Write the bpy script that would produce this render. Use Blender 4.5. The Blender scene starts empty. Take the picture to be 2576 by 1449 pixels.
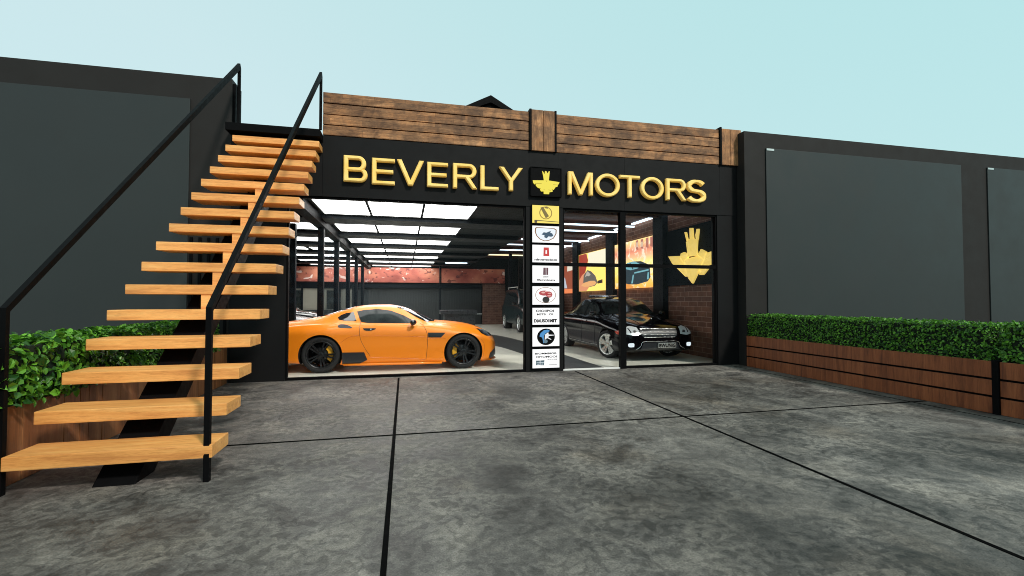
import bpy, bmesh, math, random
from mathutils import Vector, Matrix
from mathutils.bvhtree import BVHTree
from mathutils.geometry import delaunay_2d_cdt
R = math.radians
random.seed(7)
S = bpy.context.scene
COL = S.collection

# ------------------------------------------------------------------ camera
cd = bpy.data.cameras.new('camera'); cam = bpy.data.objects.new('camera', cd); COL.objects.link(cam)
cd.sensor_width = 36; cd.lens = 36 * 1161.9 / 2576; cd.clip_end = 2000; cd.clip_start = 0.05
cam.location = (0, 0, 1.4); cam.rotation_euler = (R(91.5), 0, R(-13.05))
S.camera = cam
# ------------------------------------------------------------------ world, sun, exposure
SUN_EL, SUN_AZ = 44.0, 150.0          # azimuth clockwise from +Y: behind the camera, a little to the right
w = bpy.data.worlds.new('World'); S.world = w; w.use_nodes = True
nt = w.node_tree; nt.nodes.clear()
out = nt.nodes.new('ShaderNodeOutputWorld'); bg = nt.nodes.new('ShaderNodeBackground')
sky = nt.nodes.new('ShaderNodeTexSky'); sky.sky_type = 'NISHITA'; sky.sun_disc = False
sky.sun_elevation = R(SUN_EL); sky.sun_rotation = R(SUN_AZ); sky.air_density = 1.2; sky.dust_density = 3.0; sky.ozone_density = 1.2
mx = nt.nodes.new('ShaderNodeMixRGB'); mx.inputs['Fac'].default_value = 0.85
# thin even overcast: paler towards the horizon, greener blue overhead and to the right
tc = nt.nodes.new('ShaderNodeTexCoord'); dt = nt.nodes.new('ShaderNodeVectorMath'); dt.operation = 'DOT_PRODUCT'; dt.inputs[1].default_value = (.55, -.05, .83)
nt.links.new(tc.outputs['Generated'], dt.inputs[0]); rp = nt.nodes.new('ShaderNodeValToRGB'); nt.links.new(dt.outputs['Value'], rp.inputs['Fac'])
rp.color_ramp.elements[0].position = .12; rp.color_ramp.elements[0].color = (.680, .905, .925, 1); rp.color_ramp.elements[1].position = 1.0; rp.color_ramp.elements[1].color = (.50, .87, .87, 1)
sc0 = nt.nodes.new('ShaderNodeVectorMath'); sc0.operation = 'SCALE'; sc0.inputs['Scale'].default_value = 10.0
nt.links.new(rp.outputs['Color'], sc0.inputs[0]); nt.links.new(sc0.outputs[0], mx.inputs['Color2'])
nt.links.new(sky.outputs['Color'], mx.inputs['Color1']); nt.links.new(mx.outputs['Color'], bg.inputs['Color'])
bg.inputs['Strength'].default_value = 0.10
nt.links.new(bg.outputs['Background'], out.inputs['Surface'])
sl = bpy.data.lights.new('sun', 'SUN'); sl.energy = 2.9; sl.angle = R(6); sl.color = (1.0, 0.93, 0.84)
so = bpy.data.objects.new('sun', sl); COL.objects.link(so)
so.rotation_euler = (R(90 - SUN_EL), 0, R(180 - SUN_AZ)); so.location = (6, -8, 12)
S.view_settings.view_transform = 'Standard'; S.view_settings.look = 'None'
S.view_settings.exposure = 0.0; S.view_settings.gamma = 1.0; S.view_settings.use_curve_mapping = False
S.cycles.pixel_filter_type = 'GAUSSIAN'; S.cycles.filter_width = 1.1
S.cycles.max_bounces = 8; S.cycles.transparent_max_bounces = 12; S.cycles.use_denoising = True
S.cycles.sample_clamp_indirect = 6.0; S.cycles.caustics_reflective = False; S.cycles.caustics_refractive = False

# ------------------------------------------------------------------ materials
class NT:
    def __init__(s, name):
        s.m = bpy.data.materials.new(name); s.m.use_nodes = True; s.t = s.m.node_tree
        s.b = s.t.nodes['Principled BSDF']; s.o = s.t.nodes['Material Output']
    def n(s, kind, **kw):
        nd = s.t.nodes.new('ShaderNode' + kind)
        for k, v in kw.items():
            if k in nd.inputs: nd.inputs[k].default_value = v
            else: setattr(nd, k, v)
        return nd
    def l(s, a, b): s.t.links.new(a, b)
    def coord(s, scale=(1, 1, 1), kind='Object', rot=(0, 0, 0)):
        c = s.n('TexCoord'); mp = s.n('Mapping'); mp.inputs['Scale'].default_value = scale; mp.inputs['Rotation'].default_value = rot
        s.l(c.outputs[kind], mp.inputs['Vector']); return mp.outputs['Vector']
    def world(s, scale=(1, 1, 1), rot=(0, 0, 0)):
        c = s.n('NewGeometry'); mp = s.n('Mapping'); mp.inputs['Scale'].default_value = scale; mp.inputs['Rotation'].default_value = rot
        s.l(c.outputs['Position'], mp.inputs['Vector']); return mp.outputs['Vector']
    def noise(s, vec, scale, detail=6, rough=.55, dist=0.0):
        n = s.n('TexNoise', Scale=scale, Detail=detail, Roughness=rough, Distortion=dist); s.l(vec, n.inputs['Vector']); return n.outputs['Fac']
    def ramp(s, fac, stops, interp='LINEAR'):
        r = s.n('ValToRGB'); e = r.color_ramp.elements; r.color_ramp.interpolation = interp
        while len(e) < len(stops): e.new(0.5)
        for i, (p, c) in enumerate(stops):
            e[i].position = p; e[i].color = (*c, 1) if len(c) == 3 else c
        s.l(fac, r.inputs['Fac']); return r.outputs['Color']
    def mix(s, a, b, fac, mode='MIX'):
        m = s.n('MixRGB', blend_type=mode)
        for inp, v in (('Color1', a), ('Color2', b), ('Fac', fac)):
            if isinstance(v, (int, float)): m.inputs[inp].default_value = v
            elif isinstance(v, tuple): m.inputs[inp].default_value = (*v, 1)
            else: s.l(v, m.inputs[inp])
        return m.outputs['Color']
    def bump(s, h, strength=.3, dist=.01):
        b = s.n('Bump', Strength=strength, Distance=dist); s.l(h, b.inputs['Height']); s.l(b.outputs['Normal'], s.b.inputs['Normal'])
    def set(s, **kw):
        for k, v in kw.items():
            k = k.replace('_', ' ')
            if hasattr(v, 'is_output') or isinstance(v, bpy.types.NodeSocket): s.l(v, s.b.inputs[k])
            elif isinstance(v, tuple): s.b.inputs[k].default_value = (*v, 1) if len(v) == 3 else v
            else: s.b.inputs[k].default_value = v
        return s.m

def plain(name, col, rough=.5, metal=0, spec=.5, var=.12, scale=6, bump=0, coat=0):
    t = NT(name); v = t.world()
    f = t.noise(v, scale, 5)
    c = t.mix(tuple(x * (1 - var) for x in col), tuple(min(1, x * (1 + var)) for x in col), f)
    rr = t.ramp(t.noise(v, scale * 2.3, 4), [(0.3, (max(0, rough - .08),) * 3), (0.7, (min(1, rough + .08),) * 3)])
    t.set(Base_Color=c, Metallic=metal, Roughness=rr, Coat_Weight=coat, Coat_Roughness=.04)
    t.b.inputs['Specular IOR Level'].default_value = spec
    if bump: t.bump(t.noise(v, scale * 6, 4), bump, .004)
    return t.m
def emit(name, col, k):
    t = NT(name); t.set(Base_Color=(.02, .02, .02), Emission_Color=col, Emission_Strength=k, Roughness=.4); return t.m

M = {}
# dark render of the flank walls: fine mottled paint
M['wall_frame'] = plain('wall_frame_paint', (.0185, .0168, .0158), .66, spec=.2, var=.18, scale=1.3, bump=.12)
M['wall_panel'] = plain('wall_panel_board', (.0235, .0285, .0282), .45, spec=.35, var=.10, scale=.8, bump=.03)
M['fascia'] = plain('fascia_black', (.0062, .0062, .0066), .6, spec=.15, var=.25, scale=2.0, bump=.08)
M['black'] = plain('black_steel', (.003, .003, .0034), .6, spec=.06, var=.2, scale=9)
M['black_gloss'] = plain('black_gloss', (.008, .009, .011), .12, spec=.6, var=.1)
M['steel_int'] = plain('interior_steel', (.0045, .0075, .0105), .5, metal=.0, spec=.12, var=.2, scale=3)
M['ceil_dark'] = plain('ceiling_dark', (.012, .016, .018), .75, spec=.12, var=.25, scale=2)
M['ceil_red'] = plain('ceiling_rust', (.050, .018, .013), .65, spec=.15, var=.45, scale=1.6)
M['rubber'] = plain('tyre_rubber', (.012, .012, .013), .75, spec=.3, var=.15, scale=14, bump=.1)
M['rim_black'] = plain('rim_black', (.018, .018, .020), .3, metal=.5, var=.1)
M['chrome'] = plain('polished_alloy', (.72, .73, .74), .16, metal=1.0, var=.06)
M['rim_silver'] = plain('silver_alloy', (.62, .64, .62), .28, metal=.75, var=.06)
M['dark_trim'] = plain('dark_trim', (.012, .014, .018), .35, spec=.5, var=.15)
M['brake'] = plain('brake_disc', (.16, .16, .16), .35, metal=.8, var=.2)
M['caliper'] = plain('caliper_amber', (.75, .36, .02), .35, var=.05)
M['lamp_glass'] = plain('lamp_glass', (.75, .78, .80), .1, metal=.3, spec=.8, var=.15, scale=25)
M['amber'] = plain('amber_lens', (.55, .08, .05), .2, var=.1)
M['counter'] = plain('counter_black', (.02, .022, .026), .3, var=.1)
M['white_matt'] = plain('white_matt', (.78, .78, .76), .5, var=.04)
M['beige'] = plain('beige_board', (.26, .25, .21), .6, var=.25, scale=1.2)

def paint(name, col, metal=.25, rough=.32, coat=.7, spec=.5):
    t = NT(name); v = t.coord((1, 1, 1)); n = t.noise(v, 900, 2)
    c = t.mix(tuple(x * .93 for x in col), tuple(min(1, x * 1.06) for x in col), n)
    t.set(Base_Color=c, Metallic=metal, Roughness=rough, Coat_Weight=coat, Coat_Roughness=.05); t.b.inputs['Specular IOR Level'].default_value = spec; return t.m
M['orange'] = paint('orange_paint', (.84, .225, .008), .05, .36, .35, .35)
M['crease_shade'] = paint('orange_crease_shade', (.55, .12, .004), .1, .35)  # darker orange lines paint the shade along the body creases
M['car_black'] = paint('black_paint', (.0018, .0018, .003), .0, .10, .05, .16)
M['car_blue'] = paint('midnight_paint', (.006, .010, .020), .0, .2, .1, .2)
M['car_green'] = paint('dark_green_paint', (.010, .020, .022), .0, .25, .1, .2)
t = NT('tinted_glass'); t.set(Base_Color=(.012, .015, .017), Roughness=.06, Coat_Weight=.5); M['tint'] = t.m
t = NT('tinted_glass_light'); v = t.coord((1, 1, 1))
t.set(Base_Color=t.ramp(t.noise(v, 3.5, 3), [(.35, (.010, .013, .014)), (.65, (.035, .043, .044))]), Roughness=.10); t.b.inputs['Specular IOR Level'].default_value = .22; M['tint2'] = t.m

def glass(name, tint=(.97, .985, .985)):
    t = NT(name); t.t.nodes.remove(t.b)
    tr = t.n('BsdfTransparent'); tr.inputs['Color'].default_value = (*tint, 1)
    gl = t.n('BsdfGlossy'); gl.inputs['Roughness'].default_value = .015; gl.inputs['Color'].default_value = (.9, .95, 1, 1)
    fr = t.n('Fresnel'); fr.inputs['IOR'].default_value = 1.17
    ms = t.n('MixShader'); t.l(fr.outputs[0], ms.inputs[0]); t.l(tr.outputs[0], ms.inputs[1]); t.l(gl.outputs[0], ms.inputs[2])
    t.l(ms.outputs[0], t.o.inputs['Surface']); return t.m
M['glass'] = glass('clear_glass'); M['glass_part'] = glass('partition_glass', (.80, .86, .88))

def wood(name, dark, mid, light, axis='x', fine=1.0, rough=.5, knots=.5, bump=.25):
    """long grain running along the given axis"""
    t = NT(name)
    sc = {'x': (1.1, 14, 14), 'y': (14, 1.1, 14), 'z': (14, 14, 1.1)}[axis]
    v = t.world(tuple(a * fine for a in sc))
    g1 = t.noise(v, 1.0, 8, .62, .8); g2 = t.noise(v, 4.5, 6, .7, .3)
    v2 = t.world(); g3 = t.noise(v2, 1.7, 3, .5)
    c = t.ramp(g1, [(.30, dark), (.50, mid), (.72, light)])
    c = t.mix(c, t.ramp(g2, [(.32, tuple(x * .55 for x in dark)), (.48, (1, 1, 1))]), .35, 'MULTIPLY')
    c = t.mix(c, t.ramp(g3, [(.35, (.78, .76, .74)), (.65, (1.0, 1.0, 1.0))]), .6, 'MULTIPLY')
    if knots:
        vo = t.n('TexVoronoi', Scale=1.0); t.l(t.world(tuple(a * .16 for a in sc)), vo.inputs['Vector'])
        k = t.ramp(vo.outputs['Distance'], [(.05, (.35, .22, .15)), (.12, (1, 1, 1))]); c = t.mix(c, k, knots, 'MULTIPLY')
    oi = t.n('ObjectInfo'); c = t.mix(c, t.ramp(oi.outputs['Random'], [(0, (.86, .83, .80)), (.5, (.97, .96, .95)), (1, (1.06, 1.06, 1.08))]), 1.0, 'MULTIPLY')
    g5 = t.noise(t.world(tuple(a * fine * 5 for a in sc)), 3.0, 5, .7); c = t.mix(c, t.ramp(g5, [(.35, (.72, .66, .60)), (.55, (1.04, 1.04, 1.04))]), .55, 'MULTIPLY')
    t.set(Base_Color=c, Roughness=rough); t.bump(g2, bump, .003); return t.m
M['tread'] = wood('oak_tread', (.66, .27, .075), (.91, .43, .125), (.98, .57, .20), 'x', 1.0, .42, .35, .18)
M['planter_r'] = wood('planter_wood', (.13, .030, .008), (.28, .078, .023), (.40, .130, .045), 'z', .9, .5, .3, .3)
M['planter_l'] = wood('planter_wood_pale', (.14, .046, .015), (.28, .105, .038), (.40, .18, .072), 'z', .6, .5, .3, .3)

# weathered reclaimed cladding
def cladding(name, rot):
    t = NT(name)
    v = t.world((1, 1, 1)) if not rot else t.world((1, 1, 1))
    stretch = t.world((1.3, 1, 9)) if not rot else t.world((9, 1, 1.0))
    g = t.noise(stretch, 1.3, 9, .66, 1.2)
    blot = t.noise(v, 3.2, 7, .62, .6)
    c = t.ramp(g, [(.28, (.14, .062, .024)), (.5, (.27, .130, .055)), (.68, (.40, .215, .105))])
    c = t.mix(c, t.ramp(blot, [(.36, (.40, .36, .32)), (.50, (.95, .95, .95)), (.62, (1.5, 1.42, 1.3))]), .8, 'MULTIPLY')
    # short pieces inside each board, each with its own tone
    br = t.n('TexBrick', offset=.37, squash=1.0); br.inputs['Scale'].default_value = 1.0
    br.inputs['Brick Width'].default_value = .55 if not rot else 3; br.inputs['Row Height'].default_value = .0965 if not rot else 3
    br.inputs['Mortar Size'].default_value = .003; br.inputs['Mortar Smooth'].default_value = .3
    br.inputs['Color1'].default_value = (.58, .54, .50, 1); br.inputs['Color2'].default_value = (1.3, 1.24, 1.15, 1); br.inputs['Mortar'].default_value = (.22, .18, .15, 1)
    wv = t.n('VectorMath', operation='ADD')
    nz = t.n('TexNoise', Scale=2.5, Detail=3); t.l(v, nz.inputs['Vector'])
    sc_ = t.n('VectorMath', operation='SCALE'); sc_.inputs['Scale'].default_value = .03; t.l(nz.outputs['Color'], sc_.inputs[0])
    mp = t.world((1, 1, 1), (R(90), 0, 0)); t.l(mp, wv.inputs[0]); t.l(sc_.outputs[0], wv.inputs[1]); t.l(wv.outputs[0], br.inputs['Vector'])
    c = t.mix(c, br.outputs['Color'], .75, 'MULTIPLY')
    cr = t.n('TexVoronoi', feature='DISTANCE_TO_EDGE', Scale=5.0); t.l(wv.outputs[0], cr.inputs['Vector'])
    c = t.mix(c, t.ramp(cr.outputs['Distance'], [(.0, (.3, .25, .2)), (.02, (1, 1, 1))]), .35, 'MULTIPLY')
    gr = t.noise(t.world((4, 4, 30) if not rot else (30, 4, 4)), 3.0, 7, .72); c = t.mix(c, t.ramp(gr, [(.34, (.50, .46, .42)), (.5, (1, 1, 1)), (.66, (1.3, 1.27, 1.2))]), .75, 'MULTIPLY')
    t.set(Base_Color=c, Roughness=.72); t.bump(t.mix(g, gr, .5), .5, .01); return t.m
M['clad'] = cladding('reclaimed_cladding', False); M['clad_v'] = cladding('reclaimed_post', True)

# courtyard concrete: large cloudy tone, flaked plates, fine relief
t = NT('courtyard_concrete'); v = t.world()
big = t.noise(v, .55, 5, .55, .4); med = t.noise(v, 2.1, 7, .62, .9); fine = t.noise(v, 22, 6, .6)
wv = t.n('VectorMath', operation='ADD'); nz = t.n('TexNoise', Scale=7.0, Detail=4); t.l(v, nz.inputs['Vector'])
sc_ = t.n('VectorMath', operation='SCALE'); sc_.inputs['Scale'].default_value = .16; t.l(nz.outputs['Color'], sc_.inputs[0]); t.l(v, wv.inputs[0]); t.l(sc_.outputs[0], wv.inputs[1])
vo = t.n('TexVoronoi', Scale=21.0, feature='SMOOTH_F1', Smoothness=.25); t.l(wv.outputs[0], vo.inputs['Vector'])
ve = t.n('TexVoronoi', Scale=21.0, feature='DISTANCE_TO_EDGE'); t.l(wv.outputs[0], ve.inputs['Vector'])
flake = t.n('TexNoise', Scale=15.0, Detail=2.2, Roughness=.45, Distortion=.5); t.l(wv.outputs[0], flake.inputs['Vector'])
c = t.ramp(big, [(.32, (.060, .0545, .050)), (.5, (.106, .0965, .089)), (.66, (.166, .152, .140))])
c = t.mix(c, t.ramp(med, [(.33, (.38, .38, .38)), (.47, (.9, .9, .9)), (.62, (1.5, 1.48, 1.42))]), .9, 'MULTIPLY')
plates = t.ramp(flake.outputs['Fac'], [(.41, (.62, .62, .62)), (.435, (.55, .55, .55)), (.445, (.96, .96, .96)), (.535, (1.0, 1.0, 1.0)), (.545, (1.36, 1.36, 1.34)), (.60, (1.25, 1.25, 1.23))])
c = t.mix(c, plates, t.ramp(t.noise(v, .9, 3), [(.36, (.25,) * 3), (.55, (.85,) * 3)]), 'MULTIPLY')
c = t.mix(c, t.ramp(ve.outputs['Distance'], [(0, (.55, .55, .55)), (.05, (1, 1, 1))]), .22, 'MULTIPLY')
stain = t.noise(v, .8, 4, .5); c = t.mix(c, t.ramp(stain, [(.56, (1, 1, 1)), (.72, (1.05, .93, .80))]), .7, 'MULTIPLY')
c = t.mix(c, t.ramp(fine, [(.3, (.62, .62, .62)), (.7, (1.3, 1.3, 1.3))]), .75, 'MULTIPLY')
grit = t.noise(v, 90, 3, .7); c = t.mix(c, t.ramp(grit, [(.35, (.55, .55, .55)), (.65, (1.35, 1.35, 1.35))]), .7, 'MULTIPLY')
vein = t.n('TexNoise', noise_type='RIDGED_MULTIFRACTAL', Scale=3.2, Detail=5, Roughness=.5, Distortion=.6) if hasattr(bpy.types.ShaderNodeTexNoise, 'noise_type') else t.n('TexNoise', Scale=3.2)
t.l(t.world((.7, 1.3, 1)), vein.inputs['Vector']); c = t.mix(c, t.ramp(vein.outputs['Fac'], [(.0, (1, 1, 1)), (.78, (1, 1, 1)), (.95, (.45, .45, .45))]), .55, 'MULTIPLY')
t.set(Base_Color=c, Roughness=t.ramp(med, [(.35, (.5,) * 3), (.65, (.75,) * 3)])); t.b.inputs['Specular IOR Level'].default_value = .3
hh = t.mix(plates, fine, .35); hh = t.mix(hh, med, .3); t.bump(hh, .55, .012); M['concrete'] = t.m
M['joint'] = plain('joint_rubber', (.002, .002, .002), .9, spec=.03, var=.3, scale=8)
M['earth'] = plain('ground_gravel', (.075, .075, .07), .9, var=.4, scale=1.5, bump=.4)
M['soil'] = plain('soil', (.03, .02, .012), .9, var=.5, scale=20, bump=.5)

# showroom floor
t = NT('showroom_floor'); v = t.world()
t.set(Base_Color=t.ramp(t.noise(v, .9, 6, .6, .6), [(.3, (.62, .62, .54)), (.7, (.76, .75, .66))]), Roughness=.28); M['shfloor'] = t.m
t = NT('floor_strip_dark'); v = t.world((6, 1.0, 1))
t.set(Base_Color=t.ramp(t.noise(v, 3.0, 8, .7, .5), [(.3, (.018, .021, .023)), (.7, (.055, .060, .062))]), Roughness=.45); M['rug'] = t.m

def brick(name, rot, c1, c2, mortar, bw=.36, rh=.125, ms=.008):
    t = NT(name); br = t.n('TexBrick', offset=.5)
    mp = t.world((1, 1, 1), rot)
    wv = t.n('VectorMath', operation='ADD'); nz = t.n('TexNoise', Scale=3.0, Detail=3); t.l(mp, nz.inputs['Vector'])
    sc_ = t.n('VectorMath', operation='SCALE'); sc_.inputs['Scale'].default_value = .025; t.l(nz.outputs['Color'], sc_.inputs[0]); t.l(mp, wv.inputs[0]); t.l(sc_.outputs[0], wv.inputs[1])
    t.l(wv.outputs[0], br.inputs['Vector'])
    br.inputs['Scale'].default_value = 1; br.inputs['Brick Width'].default_value = bw; br.inputs['Row Height'].default_value = rh
    br.inputs['Mortar Size'].default_value = ms; br.inputs['Mortar Smooth'].default_value = .25; br.inputs['Bias'].default_value = -.1
    br.inputs['Color1'].default_value = (*c1, 1); br.inputs['Color2'].default_value = (*c2, 1); br.inputs['Mortar'].default_value = (*mortar, 1)
    v = t.world(); c = t.mix(br.outputs['Color'], t.ramp(t.noise(v, 5, 7, .65), [(.3, (.6, .6, .6)), (.7, (1.25, 1.25, 1.25))]), .8, 'MULTIPLY')
    t.set(Base_Color=c, Roughness=.8)
    h = t.mix(br.outputs['Fac'], t.noise(v, 30, 4), .3); inv = t.n('Invert'); t.l(h, inv.inputs['Color']); t.bump(inv.outputs['Color'], .6, .01)
    return t.m
M['brick_side'] = brick('side_brick', (0, R(-90), R(-90)), (.25, .110, .068), (.15, .062, .042), (.42, .27, .20))
M['brick_back'] = brick('back_brick', (R(90), 0, 0), (.17, .085, .060), (.10, .046, .034), (.22, .14, .11), .30, .10)

# red mural band with pale blobs (graphics on a banner)
t = NT('mural_print'); v = t.world((1, 1, 1.4))
b1 = t.noise(v, .8, 3, .5); b2 = t.noise(v, 1.7, 3, .5, .8)
c = t.ramp(b1, [(.32, (.22, .045, .032)), (.5, (.40, .105, .070)), (.68, (.58, .22, .13))])
c = t.mix(c, (.92, .80, .72), t.ramp(b2, [(.62, (0, 0, 0)), (.65, (.8, .8, .8))]))
c = t.mix(c, (.10, .02, .02), t.ramp(t.noise(v, 3.9, 2, .4, .7), [(.62, (0, 0, 0)), (.66, (.8, .8, .8))]))
t.set(Base_Color=c, Emission_Color=c, Emission_Strength=.12, Roughness=.6); M['mural'] = t.m
# corrugated dark cladding
t = NT('ribbed_wall'); wv_ = t.n('TexWave', Scale=2.2, wave_type='BANDS', bands_direction='X'); t.l(t.world(), wv_.inputs['Vector'])
t.set(Base_Color=t.ramp(wv_.outputs['Fac'], [(.0, (.009, .013, .0145)), (.12, (.012, .017, .019)), (1, (.0135, .019, .021))]), Roughness=.6); t.bump(wv_.outputs['Fac'], .25, .01); M['ribbed'] = t.m
M['panel_light'] = emit('ceiling_panel_light', (1, .99, .96), 6.5)
M['led'] = emit('led_strip', (.72, .88, 1), 3.0)
M['led_warm'] = emit('led_warm', (1, .85, .5), 1.6)
M['lightbox'] = emit('lightbox_face', (1, 1, 1), 1.0)
M['lb_yellow'] = emit('lightbox_yellow', (1.0, .80, .14), .95)
M['gold_lit'] = emit('emblem_gold_lit', (1.0, .84, .06), .85)
M['poster_yellow'] = emit('poster_yellow', (1.0, .72, .16), 1.3)
t = NT('gold_metal_glow'); v = t.world()
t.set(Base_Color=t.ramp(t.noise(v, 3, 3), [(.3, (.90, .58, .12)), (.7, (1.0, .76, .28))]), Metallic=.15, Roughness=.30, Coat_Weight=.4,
      Emission_Color=(1.0, .55, .10), Emission_Strength=.20); M['gold'] = t.m          # raised gold letters, a faint glow put into their colour
t = NT('gold_folded_glow'); v = t.world()
t.set(Base_Color=t.ramp(t.noise(v, 4, 4), [(.3, (.92, .66, .16)), (.7, (1, .88, .42))]), Metallic=.0, Roughness=.3, Emission_Color=(1, .70, .16), Emission_Strength=.66); M['gold_fold'] = t.m  # glow put into the gold so the wall emblem looks brighter
M['navy'] = plain('navy_board', (.0025, .0065, .011), .7, spec=.1, var=.15, scale=2)
def leafmat(name, lo, hi):
    t = NT(name); a = t.n('Attribute'); a.attribute_name = 'tone'
    c = t.ramp(a.outputs['Fac'], [(0, lo), (.55, tuple((p + q) / 2 for p, q in zip(lo, hi))), (1, hi)])
    t.set(Base_Color=c, Roughness=.42); t.b.inputs['Specular IOR Level'].default_value = .45
    tl = t.n('BsdfTranslucent'); t.l(c, tl.inputs['Color']); ms = t.n('MixShader'); ms.inputs[0].default_value = .22
    t.l(t.b.outputs[0], ms.inputs[1]); t.l(tl.outputs[0], ms.inputs[2]); t.l(ms.outputs[0], t.o.inputs['Surface']); return t.m
M['leaf'] = leafmat('hedge_leaf', (.010, .060, .005), (.17, .44, .032))
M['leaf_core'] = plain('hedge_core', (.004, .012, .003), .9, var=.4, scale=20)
def pic(name, col, k=.8): 
    if name not in M: M[name] = emit(name, col, k)
    return M[name]

# ------------------------------------------------------------------ object helpers
def tag(o, label=None, cat=None, group=None, kind=None):
    if label: o['label'] = label
    if cat: o['category'] = cat
    if group: o['group'] = group
    if kind: o['kind'] = kind
    return o
def empty(name, loc, rz=0, label=None, cat=None, group=None, parent=None):
    o = bpy.data.objects.new(name, None); COL.objects.link(o); o.empty_display_size = .2
    o.rotation_euler = (0, 0, rz)
    if parent: o.parent = parent; o['_b'] = 0; o.location = loc; del o['_b']
    else: o.location = loc
    return tag(o, label, cat, group)
def copy_tree(o, parent=None):
    c = o.copy(); COL.objects.link(c); c.parent = parent
    for ch in list(o.children): copy_tree(ch, c)
    return c
class MB:
    def __init__(s): s.v = []; s.f = []; s.mi = []; s.cm = 0; s.sm = []; s.smooth = False
    def face(s, idx): s.f.append(tuple(idx)); s.mi.append(s.cm); s.sm.append(s.smooth)
    def add(s, verts, faces):
        b = len(s.v); s.v += [tuple(p) for p in verts]
        for f in faces: s.face([b + i for i in f])
        return s
    def box(s, x0, x1, y0, y1, z0, z1):
        return s.add([(x0, y0, z0), (x1, y0, z0), (x1, y1, z0), (x0, y1, z0), (x0, y0, z1), (x1, y0, z1), (x1, y1, z1), (x0, y1, z1)],
                     [(0, 3, 2, 1), (4, 5, 6, 7), (0, 1, 5, 4), (1, 2, 6, 5), (2, 3, 7, 6), (3, 0, 4, 7)])
    def prism(s, poly, o, U, V, N, d):
        """polygon (u,v) in plane o+uU+vV, thickness d along N; front face is at o"""
        o, U, V, N = map(Vector, (o, U, V, N)); n = len(poly)
        a = [o + U * p[0] + V * p[1] for p in poly]; b = [p + N * d for p in a]
        k = len(s.v); s.v += [tuple(p) for p in a + b]
        area = sum(poly[i][0] * poly[(i + 1) % n][1] - poly[(i + 1) % n][0] * poly[i][1] for i in range(n))
        fl = (U.cross(V).dot(N) < 0) == (area > 0)
        A = list(range(n)); B = [n + i for i in range(n)]
        if fl: s.face([k + i for i in A]); s.face([k + i for i in reversed(B)])
        else: s.face([k + i for i in reversed(A)]); s.face([k + i for i in B])
        for i in range(n):
            j = (i + 1) % n; q = [i, n + i, n + j, j]
            if not fl: q.reverse()
            s.face([k + i_ for i_ in q])
        return s
    def tube(s, pts, r, n=8, cap=True, square=False):
        pts = [Vector(p) for p in pts]; rings = []
        for i, p in enumerate(pts):
            d = (pts[min(i + 1, len(pts) - 1)] - pts[max(i - 1, 0)]).normalized()
            up = Vector((0, 0, 1)) if abs(d.z) < .95 else Vector((1, 0, 0))
            if square: up = Vector((1, 0, 0))
            a = d.cross(up).normalized(); b = d.cross(a).normalized()
            if 0 < i < len(pts) - 1:
                c = (pts[i + 1] - p).normalized().dot((p - pts[i - 1]).normalized()); kk = 1 / max(.5, math.cos(math.acos(max(-1, min(1, c))) / 2))
            else: kk = 1
            ring = []
            for k in range(n):
                an = 2 * math.pi * (k + (.5 if square else 0)) / n
                rr = r * (1.414 if square else 1)
                ring.append(p + a * math.cos(an) * rr * (kk if square else 1) + b * math.sin(an) * rr)
            rings.append(ring)
        k = len(s.v); s.v += [tuple(q) for r_ in rings for q in r_]
        for i in range(len(rings) - 1):
            for j in range(n):
                j2 = (j + 1) % n; s.face([k + i * n + j, k + i * n + j2, k + (i + 1) * n + j2, k + (i + 1) * n + j])
        if cap: s.face([k + j for j in reversed(range(n))]); s.face([k + (len(rings) - 1) * n + j for j in range(n)])
        return s
    def lathe(s, prof, n=40, axis='y', c=(0, 0, 0)):
        """prof: list of (offset along axis, radius)"""
        k = len(s.v); m = len(prof)
        for i in range(n):
            a = 2 * math.pi * i / n
            for (h, r) in prof:
                p = (r * math.cos(a), h, r * math.sin(a)) if axis == 'y' else (r * math.cos(a), r * math.sin(a), h)
                s.v.append((p[0] + c[0], p[1] + c[1], p[2] + c[2]))
        for i in range(n):
            i2 = (i + 1) % n
            for j in range(m - 1): s.face([k + i * m + j, k + i * m + j + 1, k + i2 * m + j + 1, k + i2 * m + j])
        return s
    def build(s, name, mats, parent=None, local=False, bevel=0, fixn=True, label=None, cat=None, group=None, kind=None):
        mats = mats if isinstance(mats, (list, tuple)) else [mats]
        org = Vector((0, 0, 0))
        if not local:
            if parent is None:
                xs = [p[0] for p in s.v]; ys = [p[1] for p in s.v]; zs = [p[2] for p in s.v]
                org = Vector(((min(xs) + max(xs)) / 2, (min(ys) + max(ys)) / 2, min(zs)))
            else:
                q = parent
                while q is not None: org += Vector(q.location); q = q.parent
        me = bpy.data.meshes.new(name); me.from_pydata([(p[0] - org.x, p[1] - org.y, p[2] - org.z) for p in s.v], [], s.f)
        for m_ in mats: me.materials.append(m_)
        for i, p in enumerate(me.polygons): p.material_index = s.mi[i]; p.use_smooth = s.sm[i]
        if fixn or bevel:
            bm = bmesh.new(); bm.from_mesh(me)
            if fixn: bmesh.ops.recalc_face_normals(bm, faces=bm.faces)
            if bevel:
                es = [e for e in bm.edges if len(e.link_faces) == 2 and e.calc_face_angle(0) > .6]
                bmesh.ops.bevel(bm, geom=es, offset=bevel, segments=2, affect='EDGES', profile=.7)
            bm.to_mesh(me); bm.free()
        me.update()
        o = bpy.data.objects.new(name, me); COL.objects.link(o)
        if parent is None: o.location = org
        else: o.parent = parent
        return tag(o, label, cat, group, kind)
def bx(name, mat, dims, parent=None, bevel=0, **kw): return MB().box(*dims).build(name, mat, parent, bevel=bevel, **kw)

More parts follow.
